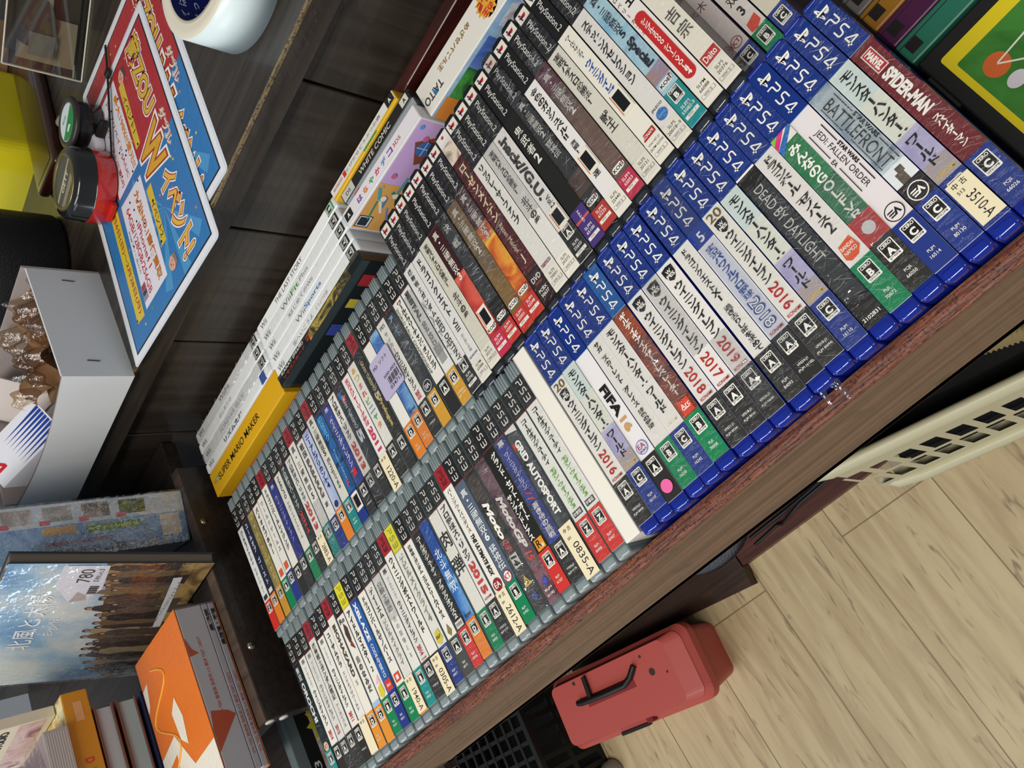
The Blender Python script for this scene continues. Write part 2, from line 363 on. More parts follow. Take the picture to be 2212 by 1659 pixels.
def header(sp, hd):
    if not hd: return
    if hd == '4' or hd == '4l':
        sp.R(161, 121, '12307f' if hd == '4' else '225596'); sp.m.poly([(-sp.w / 2, 120.6), (sp.w / 2, 120.6), (sp.w / 2, 121), (-sp.w / 2, 121)], sp.up(), sp.i('S'))
        sp.logo(157.6, -3.4, .92, 'w', 'w')
        sp.ps(146.6, '4', 'w', .84, .95, 7.9)
    elif hd in '3ry':
        if hd == '3':
            sp.R(149, 124.5, '201f1f'); sp.R(124.9, 124.2, '8a2b28')
            sp.ps(146.6, '3', 'd8d6cf', .74, .85, 6.8)
        elif hd == 'r':
            sp.R(149, 130, '9c2630'); sp.ps(146.8, '3', '4a1218', .6, .9, 4.9)
        else:
            sp.R(149, 125, 'd9d12e'); sp.R(125.2, 124, 'b8b02a')
            sp.ps(146.6, '3', '8f8a22', .74, .85, 6.8)
    elif hd == '2':
        sp.R(188, 135.5, '1d1d1f'); sp.R(187.2, 177.6, 'e7e2d4', -5.8, 5.8)
        sp.logo(186.4, -3.6, .8, 'c4262e', '3a5a8a')
        sp.H(173.5, 140, 'PlayStation.2', 'e6e4de', 6.3, 0, .0)
RIDGE = None
def wrinkles(m, w, v0, v1, zt, seed, n):
    global RIDGE
    if RIDGE is None: RIDGE = plain('f2f4f6', .18, 0, 1.0, 0, name='film_crease_glint', alpha=.5)  # white tint on the crease ridges stands in for glints of clear film
    rr = random.Random(seed)
    for _ in range(n):
        v = v0 + (v1 - v0) * rr.random(); u = rr.uniform(-w * .5, w * .3); L = rr.uniform(2.0, w * .95); sl = rr.gauss(-.25, .55); wd = rr.uniform(.07, .2); P = []
        kk = rr.uniform(-.12, .12)
        for i in range(6):
            t = i / 5; x = u + L * t
            if x > w * .49: break
            P.append((x, v + sl * L * t + kk * L * math.sin(t * 3.1) + rr.uniform(-.12, .12), wd * (1 - abs(2 * t - 1) * .8)))
        if len(P) < 3: continue
        vs = []
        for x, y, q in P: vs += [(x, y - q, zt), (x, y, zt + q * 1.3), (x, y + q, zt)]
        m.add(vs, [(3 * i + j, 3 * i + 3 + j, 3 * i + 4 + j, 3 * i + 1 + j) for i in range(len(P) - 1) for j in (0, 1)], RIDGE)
def film_part(parent, w, v0, v1, zt, seed, lift=1.0, ext=0.0):
    m = MB(); rr = random.Random(seed)
    ph = [rr.uniform(0, 6) for _ in range(6)]
    def fn(a, b):
        u = (a - .5) * (w - .3); v = v0 + (v1 - v0) * b
        z = zt + .75 + lift * (.5 + .5 * math.sin(b * 31 + ph[0] + 3 * math.sin(a * 4 + ph[1]))) * (.35 + .65 * abs(math.sin(a * 5 + b * 23 + ph[2]))) * .9
        if abs(a - .5) > .49: z = zt - 1.0
        if ext and b < .18: v -= ext * (.18 - b) * 6 * (.5 + .5 * math.sin(a * 7 + ph[3])); z -= ext * (.18 - b) * 3
        return (u, v, z)
    m.sheet(fn, 10, 44, MAT['film']); wrinkles(m, w, v0, v1, zt + 1.2, seed, 46); o = m.build('plastic_wrap', parent); o['label'] = 'crinkled clear plastic wrap'
    return o
SEED = [0]
def n_seed(s): SEED[0] += 1; return SEED[0] * 31 + len(s)
def game_case(kind, hd, x, ybase, w, body, rating, code, items, flags, label, group, zt=0.0, rz=0):
    wrap = 'w' in flags; depth = 105 if kind == 'vita' else 135
    vm = {'ps4': 78, 'ps3': 78, 'ps2': 93, 'vita': 61, 'wii': 91}[kind]
    loc = (x, ybase + vm, zt - depth) if rz == 0 else (x, ybase, zt - depth)
    t = thing('game_case', label, 'game case', loc, rz, group)
    key = (kind, round(w, 1))
    if key not in SHELL:
        m = shell_mesh(kind, w); m.v = [v - Vector((0, vm, 0)) for v in m.v]; SHELL[key] = m.build('case_shell', t)
    else:
        o = SHELL[key].copy(); COL.objects.link(o); o.parent = t
    iw = w - {'ps4': .5, 'ps3': 1.5, 'ps2': .7, 'vita': .8, 'wii': 3.4}[kind]
    sp = Spine(iw, depth + .06, wrap); sp.tk = 1.2 if kind == 'ps3' else 1.0
    top = {'ps4': 161, 'ps3': 149, 'ps2': 188, 'vita': 125, 'wii': 183}[kind]
    bt = {'4': 121, '4l': 121, '3': 124.5, 'r': 130, 'y': 125, '2': 135.5}.get(hd, top)
    sp.R(bt, 0, body); header(sp, hd); sp.items(items)
    if rating == '2':  # second-row dvd-size code block: code like colour!line1/line2
        c, tx = code.split('!')
        ic = 'w' if c not in ('e8e2d4', 'w', body) else 'x'
        if c != body: sp.R(18.6, 0.2, c)
        else: ic = 'x'
        for j, q in enumerate(tx.split('/')): sp.A(15.2 - 3.6 * j, q, ic, 2.4, 0, .006)
        sp.R(8.2, 5.4, 'e9e5da' if ic == 'w' else 'x', -5.6, 5.6)
        if ic == 'x': sp.R(8.0, 5.6, body, -5.4, 2.2); sp.R(8.0, 5.6, body, 2.5, 5.4)
        sp.A(6.8, 'NTSC   J', 'x', 1.7, 0, .015)
    elif rating: sp.rate(rating, code)
    sp.m.v = [v - Vector((0, vm, 0)) for v in sp.m.v]
    ins = sp.m.build('spine_insert', t)
    f = [q for q in flags.split(',') if q]
    if wrap and not any(q[0] == 'f' for q in f):
        m = MB(); m.sheet(lambda a, b: ((a - .5) * iw * .97, 1 - vm + (top - 10) * b, depth + 1.5), 2, 6, film('thin_film', 'ffffff', .06, .12, 90, .6)); wrinkles(m, iw, 2 - vm, top - 10 - vm, depth + 1.55, n_seed(items), {'ps4': 34, 'ps2': 34, 'ps3': 22}.get(kind, 14)); o = m.build('plastic_wrap', t); o['label'] = 'creases of clear plastic wrap, whitened as glints'
    for q in f:
        if q[0] == 'f':
            a, b = q[1:].split('~'); e = 0
            if '+' in b: b, e = b.split('+')
            film_part(t, w, float(b) - vm, float(a) - vm, depth + .3, len(items) * 7 + int(float(a)), 1.0, float(e))
        if q[0] == 'k':  # cream stock sticker: k<top>~<bottom>~text~colour
            a, b, tx, c = q[1:].split('~'); a = float(a); b = float(b)
            s2 = Spine(w, depth + 1.82, wrap); u0 = -w / 2 + (1.2 if a - b < 38 else .3); u1 = w / 2 - .2
            s2.m.box(u0, u1, b, a, depth + 1.65, depth + 1.82, ink(colr(c), False)); L = a - b
            s2.H(a - L * .36, b + 1.5, tx.split('/')[-1], 'k', 6.2 if L > 30 else 5.4, .8, .004)
            s2.A(a - L * .1, '中 古', 'k', 3.4); s2.A(a - L * .25, tx.split('/')[0], 'x', 2.0, -2)
            s2.m.v = [v - Vector((0, vm, 0)) for v in s2.m.v]
            s2.m.build('price_sticker', ins)['label'] = 'cream stock sticker with a number'
        if q[0] == 'j':  # torn black redaction sticker
            a, b = map(float, q[1:].split('~')); s2 = Spine(w, depth + .9, False)
            s2.m.box(-w * .36, w * .42, b, a, depth + .7, depth + .86, ink('e9e2d2')); s2.R(a - 1.5, b + 1, 'd27a4a', -w * .30, -w * .25); s2.R(a - 3, b + 3, '17171a', -w * .2, w * .3)
            s2.m.v = [v - Vector((0, vm, 0)) for v in s2.m.v]; s2.m.build('price_sticker', ins)['label'] = 'white sticker blacked out with marker'
        if q[0] == 'd':
            s2 = Spine(w, depth + 1.6, False); s2.m.disc(0, float(q[1:]) , 4.6, s2.up(), ink('ee6aa8')); s2.m.v = [v - Vector((0, vm, 0)) for v in s2.m.v]
            s2.m.build('price_sticker', ins)['label'] = 'round pink sticker'
    return t
# ================================================================== SPINE DATA
WE = 'V 101 59 ウイニングイレブン k 8.2'
def kn(y): return 'H 57 39 %s r 7;A 35.5 KONAMI r 2.2 0 10' % y
MH = 'R 119 95 c9d8d4;R 66 38 art:8f8ab8:b9b3cf;R 45 33 a59a9a;V 117 42 モンスターハンター：ワールド k 8.6;A 36 CAPCOM y 2.4 0 10.5'
# header | body | rating | code | items | flags | label start
FRONT = [
 ('4', '6d2025', 'C', 'PCJS/66026', 'R 116 101 d9d0c8 -3.6 3.6;R 115.3 101.7 b5262a -3 3;X 114.5 102.5 MARVEL w 4.4;X 99 66 SPIDER-MAN w 7.6;V 62 39 スパイダーマン w 5.4', 'w', 'case with blue top and dark red spine'),
 ('4', 'd9dccf', 'C', '', MH, 'w,k29~2~513/3510-A~c', 'case with blue top and cream sticker over end'),
 ('4', 'art:8fa4b4:c3d0d6:7c93a6', 'C', 'PLJM/80130', 'h 112 60 BATTLEFRONT k 7.2 -.6;X 96 76 STAR_WARS k 2.6 5.2;R 113 97 k 4.8 5.3;R 75 59 k 4.8 5.3;R 112 93 k -5.4 -5;R 86 60 k -5.4 -5;R 58 44 dfe4e6;R 53 44 5a5248 -3 2;R 56 52 5a5248 -1 3;R 46 33 2b2428;E 38.5 2b2428 w', 'w,f121~60', 'case with blue top and icy blue spine'),
 ('4', 'e6dfe0', 'C', 'PLJM/16514', 'h 105 60 JEDI:_FALLEN_ORDER k 4.6 -.2;X 91 74 STAR_WARS k 2.5 4.6;R 106 92 k 4.2 4.8;R 73 60 k 4.2 4.8;R 106 87 k -4.6 -4.1;R 79 60 k -4.6 -4.1;H 85 81 EA k 2.6 -4.4;E 39 e6dfe0 k', '', 'case with blue top, pale spine and ringed round badge'),
 ('4', 'art:2c7048:3b8157', 'A', 'PCJS/66050', 'R 121 113 e8e2d8;P 2f6bb0 -7,113 -7,108 7,119 7,121 5,121;P d6337a -7,117 -7,113 3,121 -2,121;P 8cbf3f -7,121 -7,117 -2,121;V 110 60 みんなのＧＯＬＦ w 8.4;V 60 50 ＶＲ w 8.4;R 51 33 b73433;O 42 3.8 d6d5d2', 'w,f80~30', 'case with blue top and grass green spine'),
 ('4', 'e4dfda', 'B', 'PLJS/70072', 'V 118 62 ドラゴンボール＿ゼノバース k 8.6;A 58.5 2 k 7;P d8552c -5.4,38 -4.2,46.5 4.2,48 5.6,40 2,36 -3,35.6;A 44 BANDAI w 2.3 0 8;A 40.6 NAMCO w 2.3 0 8', 'w', 'case with blue top, orange badge and green end'),
 ('4', '232322', '', '', 'R 121 119.6 w;h 108 47 DEAD_BY_DAYLIGHT d9d7d0 6.4;A 5 2102831 w 2.2 0 11', 'w,f108~18', 'case with blue top and all black spine'),
 ('4', 'd9dccf', 'C', 'PLJM/16110', MH, 'w', 'case with blue top and lavender patch above blue end'),
 ('4', 'e3e0d8', 'A', 'VF010-J1/(PLJM 80094)', 'A 116 20 f 6.4 0 10.5;S 107 8;' + WE + ';' + kn(2016), 'w', 'case with blue top, gold digits and red 2016'),
 ('4', 'dde0ea', 'A', 'VF024-J1/(PLJM 16120)', 'R 121 108 163b9b;A 113.5 5 w 7;R 107.6 107 w;V 105 61 実況パワフルプロ野球 b 7.6;X 60 39 2018 b 8.8;h 59.4 39.6 2018 w 6.6;A 35.5 KONAMI r 2.2 0 10', 'f163~-6+14', 'case with blue top, blue letters and loose plastic end'),
 ('4', 'e5e2dc', 'A', 'PLJM/84093', 'V 118 74 ドラゴンクエストXI k 5.6;V 70 34 過ぎ去りし時を求めて k 5.8', 'w', 'case with blue top and small black two-part title'),
 ('4', 'e6e2dd', 'A', 'VF026-J1/PLJM 16166', 'S 113 9;' + WE.replace('101 59', '105 59') + ';' + kn(2019), 'w,f60~5', 'case with blue top, black shield and red 2019'),
 ('4', 'e6e2dd', 'A', 'VF018-J1/PLJM 80161', 'S 113 9;' + WE.replace('101 59', '105 59') + ';' + kn(2017), 'w,f121~60', 'case with blue top, black shield and red 2017'),
 ('4', 'e6e2dd', 'A', 'VF021-J1/PLJM 80266', 'S 113 9;' + WE.replace('101 59', '105 59') + ';' + kn(2018), 'w', 'case with blue top, black shield and red 2018'),
 ('4l', 'art:6e3022:94492f:4b2119', 'B', 'PLJS/70058', 'V 118 48 ギルティギアイグザードレベレーター w 6.6;R 44 34 d2442e -4.6 4.6;A 40 Arc w 3.6;R 38 37.4 w -3 3', 'w,f95~45', 'case with light blue top and rust brown spine'),
 ('4', 'e3dfd9', 'C', 'PLJM/16242', 'V 117 46 モンスターハンター：ワールド k 8;A 38 CAPCOM c 2 0 9', 'w', 'case with blue top, plain white spine and blue end'),
 ('4', 'e3dfd9', 'B', 'PLJM/16230', 'V 118 78 サガ＿スカーレット＿ k 5;V 78 62 グレイス k 5;V 60 44 緋色の野望 k 5.4', 'w', 'case with blue top, thin black title and green end'),
 ('4', 'e8e5e6', 'A', '', 'X 92 67 FIFA k 7;X 65 54 16 c99d6a 6.4;O 40 5 cfd0e4 7d80b4;A 41 EA b92a2c 3.6 0 6.4;A 37.6 SPORTS n 1.7 0 6.6', 'd9', 'case with blue top and round pink sticker'),
 ('4', 'd9dccf', 'C', 'PLJM/16110', MH, 'w', 'case with blue top and crinkled wrap over lavender patch'),
 ('4', 'e3e0d8', 'A', 'VF010-J1/PLJM 80094', 'A 116 20 f 6.4 0 10.5;S 107 8;' + WE + ';' + kn(2016), 'w', 'case with blue top, red 2016, beside white box'),
 ('s',),
 ('3', 'e2e2da', 'Z', 'BLJM/60407', 'V 121 80 コールオブデューティ k 5.6;V 76 42 モダン・ウォーフェア3 l 5.6;R 40 35.5 x -4.6 4.6;A 37.8 字幕版 w 3 0 8', 'w', 'case with green letters and red end beside white box'),
 ('3', 'e2e2da', 'Z', 'BLJM/60408', 'V 121 80 コールオブデューティ k 5.6;V 76 42 モダン・ウォーフェア3 l 5.6;R 40 35.5 x -4.6 4.6;A 37.8 吹替版 w 3 0 8', 'w', 'case with black top, green letters and red end'),
 ('3', 'art:2a2c2f:505458:1f2022', 'A', '', 'P d9d8d4 -6,124 6,124 6,118 -6,122;X 112 46 GRID_AUTOSPORT w 6.4;R 112 106 b8322c -6 -3.4', 'w,k37~-5~501/0835-A~c', 'case with dark grey spine and cream 0835 sticker'),
 ('3', 'art:262d78:37409a:1c2260', 'A', 'VT076-J1/BLJM 61176', 'A 119 夢 w 7;V 112 78 ウイニングイレブン c5cbe6 4.6;H 77 67 // c23a3c 6;V 66 36 蒼き侍の挑戦 w 6', 'w,f124~36', 'case with black top and navy spine'),
 ('3', '21211f', 'Z', 'BLJM/61327', 'V 119 58 グランド・セフト・オート w 5.6 2.4;V 84 44 サンアンドレアス w 4.8 -3.8;R 43 34 e0962c -4.8 4.8;A 39 R k 6 -.8;A 36.5 * w 3.4 2.4', '', 'case with black spine and orange square above red end'),
 ('3', 'art:4a2430:7d5a62:331820', '', '', 'X 92 45 MotoGP w 7 0 .3;X 43 34 15 d84a3c 7 0 .3;P 3a4a9a -3,16 2,21 4,15 0,12;A 10 BLJM w 2 0 8;A 6 61192 w 2 0 8', 'w,f124~30', 'case with black top and plum spine'),
 ('3', 'art:2b2826:4a443f:1d1b1a', '', '', 'X 96 62 Moto w 7 0 .3;X 61 50 GP b33038 7 0 .3;R 48 37 d9d6d0 -4 4.4;X 47 38 14 k 6.4 0 .2;P d6c04a -4.4,21 4.4,21 0,30;A 24 12 k 3;P 3a4a9a -3,12 2,17 4,11 0,8', 'w,f60~0', 'case with black top and small yellow triangle'),
 ('3', '566376', 'B', 'BLJM/61052', 'V 118 70 真・三國無双6 e4e6e8 7;V 66 44 猛将伝 e4e6e8 7;O 38 4.6 ece9e4 b83434;A 38 KT r 4.4 0 6.6', '', 'case with black top and slate blue spine'),
 ('r', 'e9e5dc', 'A', '', 'v 128 86 バーンアウトパラダイス k 4.6;X 84 46 THE_ULTIMATE_BOX k 4.6 0 .3;O 38.5 5.2 8f2a2c;A 38.5 EA w 4.6 0 7', 'k33~-3~501/2612-A~c', 'case with red top and cream 2612 sticker'),
 ('3', 'e6e3dc', 'A', 'VT077-J1/BLJM 61257', 'V 122 70 プロ野球スピリッツ k 6.6;X 68 40 2015 c63a36 7.4;A 36.5 KONAMI r 2 0 9', 'w', 'case with black top and red 2015'),
 ('3', 'e3e1d7', 'B', 'BCJS/30050', 'V 110 62 肉弾 k 12 0', 'w', 'case with two large brush letters'),
 ('3', 'art:1b4c9c:2c72c0:8fc0e2', 'D', '', 'R 124 88 1d4898;V 98 58 北斗無双 eaf0f4 7;A 37 koei x 3.6 0 8', 'w', 'case with black top and bright blue spine'),
 ('3', '1f1f1d', 'Z', 'BLJM/60548', 'V 120 82 コールオブデューティ e6e4dc 5.8;V 77 42 ブラックオプス2 e6e4dc 6.4;R 40 34 d9d7cc -5 5;A 37 吹替版 x 3 0 8', 'w', 'case with black spine and red end'),
 ('3', 'e6e3da', 'G', 'BLJS/60171', 'V 121 93 機動戦士ガンダム k 4.2;V 91 50 エクストリームバーサス k 4.6;P 8a7a4a -3,38 0,45 3,38 0,34', '', 'case with black top and grey end'),
 ('y', 'e4e2d9', 'C', 'BLJM/60017', 'V 120 55 デビルメイクライ4 8b8a84 6;P d9c93a -4.6,37 -3,46 3.6,47 4.8,38 0,34;A 41 B&P k 3', 'w', 'case with yellow top and dark blue end'),
 ('r', 'e5e2d8', 'A', '', 'V 126 52 ウイニングポストワールド k 5.6', 'k31~-3~501/0305-A~c', 'case with red top and cream 0305 sticker'),
 ('3', 'e4e1da', 'A', 'VT073-J1', 'A 119 夢 k 6;v 114 92 ワールドサッカー 8d8a88 3.6;V 90 50 ウイニングイレブン k 4.6;X 47 38 2014 c23a3a 5;A 35 KONAMI r 1.6 0 7', 'w', 'case with black top and slanted red 2014'),
 ('3', 'e2e0d8', 'T', 'BCJS/30023', 'V 118 88 白騎士物語 6b6a68 6.4;v 84 42 古の鼓動ＥＸ 9a9894 4', 'w,f124~80', 'case with black top and teal end'),
 ('3', 'e6e2da', 'P', '', 'V 120 90 ディーエム k 5.4;V 88 44 デビルメイクライ 8d8c88 5.2', 'w,k33~1~/1940-A~c', 'case with tan 1940 sticker over orange end'),
 ('3', 'e6e3da', 'B', 'BLJS/10250', 'V 120 54 ドラゴンボールゼノバース 4a4946 5.4;R 44 36 d24a34 -4.4 4.4;R 42 38 e8e0d8 -2 2', '', 'case with small red badge above green end'),
 ('3', 'art:1d4a96:2a62b0:183c80', 'C', 'BLJS/10215', 'X 122 82 XBLAZE e8e8ea 5.6;H 79 46 CODE:EMBRYO e8e8ea 4.2;R 44 34 cf3c34 -5 5;A 39 Arc w 3', '', 'case with royal blue spine and white letters'),
 ('y', 'e6e3da', 'B', 'BLJS/10127', 'V 121 66 アイドルマスター k 5.6;A 61 2 k 5;P e3b8c4 -4,47 3,54 4,46;P d9c93a -4.4,36 -3,44 3.4,46 4.6,37 0,33', '', 'case with yellow top and pale pink mark'),
 ('3', 'e7e3da', 'P', '', 'A 119 Re k 5 0 9;P 4a3a30 -3,106 0,116 4,110 3,98 -1,96;P 7a3a38 -2,94 2,98 4,88;V 82 46 鳥のなみだ 4a4946 5.2;R 37 33 9ac0e0', '', 'case with brown winged mark and orange end'),
 ('r', 'e8e2d6', 'P', 'BLJM/60173', 'X 122 68 BIOHAZARD 4a4642 5.4;A 62 5 8a867e 5', '', 'case with red top and grey capital letters'),
 ('3', 'e6e2da', 'Z', '', 'V 121 84 ユーザムクラ k 5;v 80 40 エンドオブザワールド 6a6864 4.6', 'k33~0~/~c', 'case with blank tan sticker over red end'),
 ('3', 'e4e2da', 'A', 'VT051-J1', 'A 119 夢 6a6864 6;v 114 94 ワールドサッカー 8d8a88 3.4;V 91 52 ウイニングイレブン k 4.6;X 47 38 2011 c23a3a 5', '', 'case with black top and slanted red 2011'),
 ('r', 'e5e2d9', 'A', '', 'V 126 66 機動戦士ガンダム戦記 3b3a38 5.2;v 62 38 アーカイブス 6a6864 4.6', 'w', 'case with red top, black letters and black end'),
 ('3', 'e2e2dc', 'A', '', 'A 119 夢 7a7a76 6;v 114 92 ワールドサッカー 8d8a88 3.4;V 89 52 ウイニングイレブン 77736e 4.6;X 47 38 2012 c65a5a 5', 'w', 'case with faded grey title and pale red 2012'),
 ('3', 'e4e2da', 'A', '', 'A 119 夢 6a6864 6;v 114 92 ワールドサッカー 8d8a88 3.4;V 89 52 ウイニングイレブン k 4.6;X 47 38 2014 c23a3a 5', '', 'case with black top and red 2014'),
 ('3', '17292d', 'T', '', 'V 121 106 無双 e8e8e4 5.4;X 104 62 OROCHI e8e8e4 6;O 37 4.4 d9c8a8;A 37 KT r 3.6 0 6', 'w', 'case with dark teal spine and white letters'),
]
SL = lambda a: 'e8e2d4!SLPS/' + a
SM = lambda c, a: c + '!SLPM/' + a
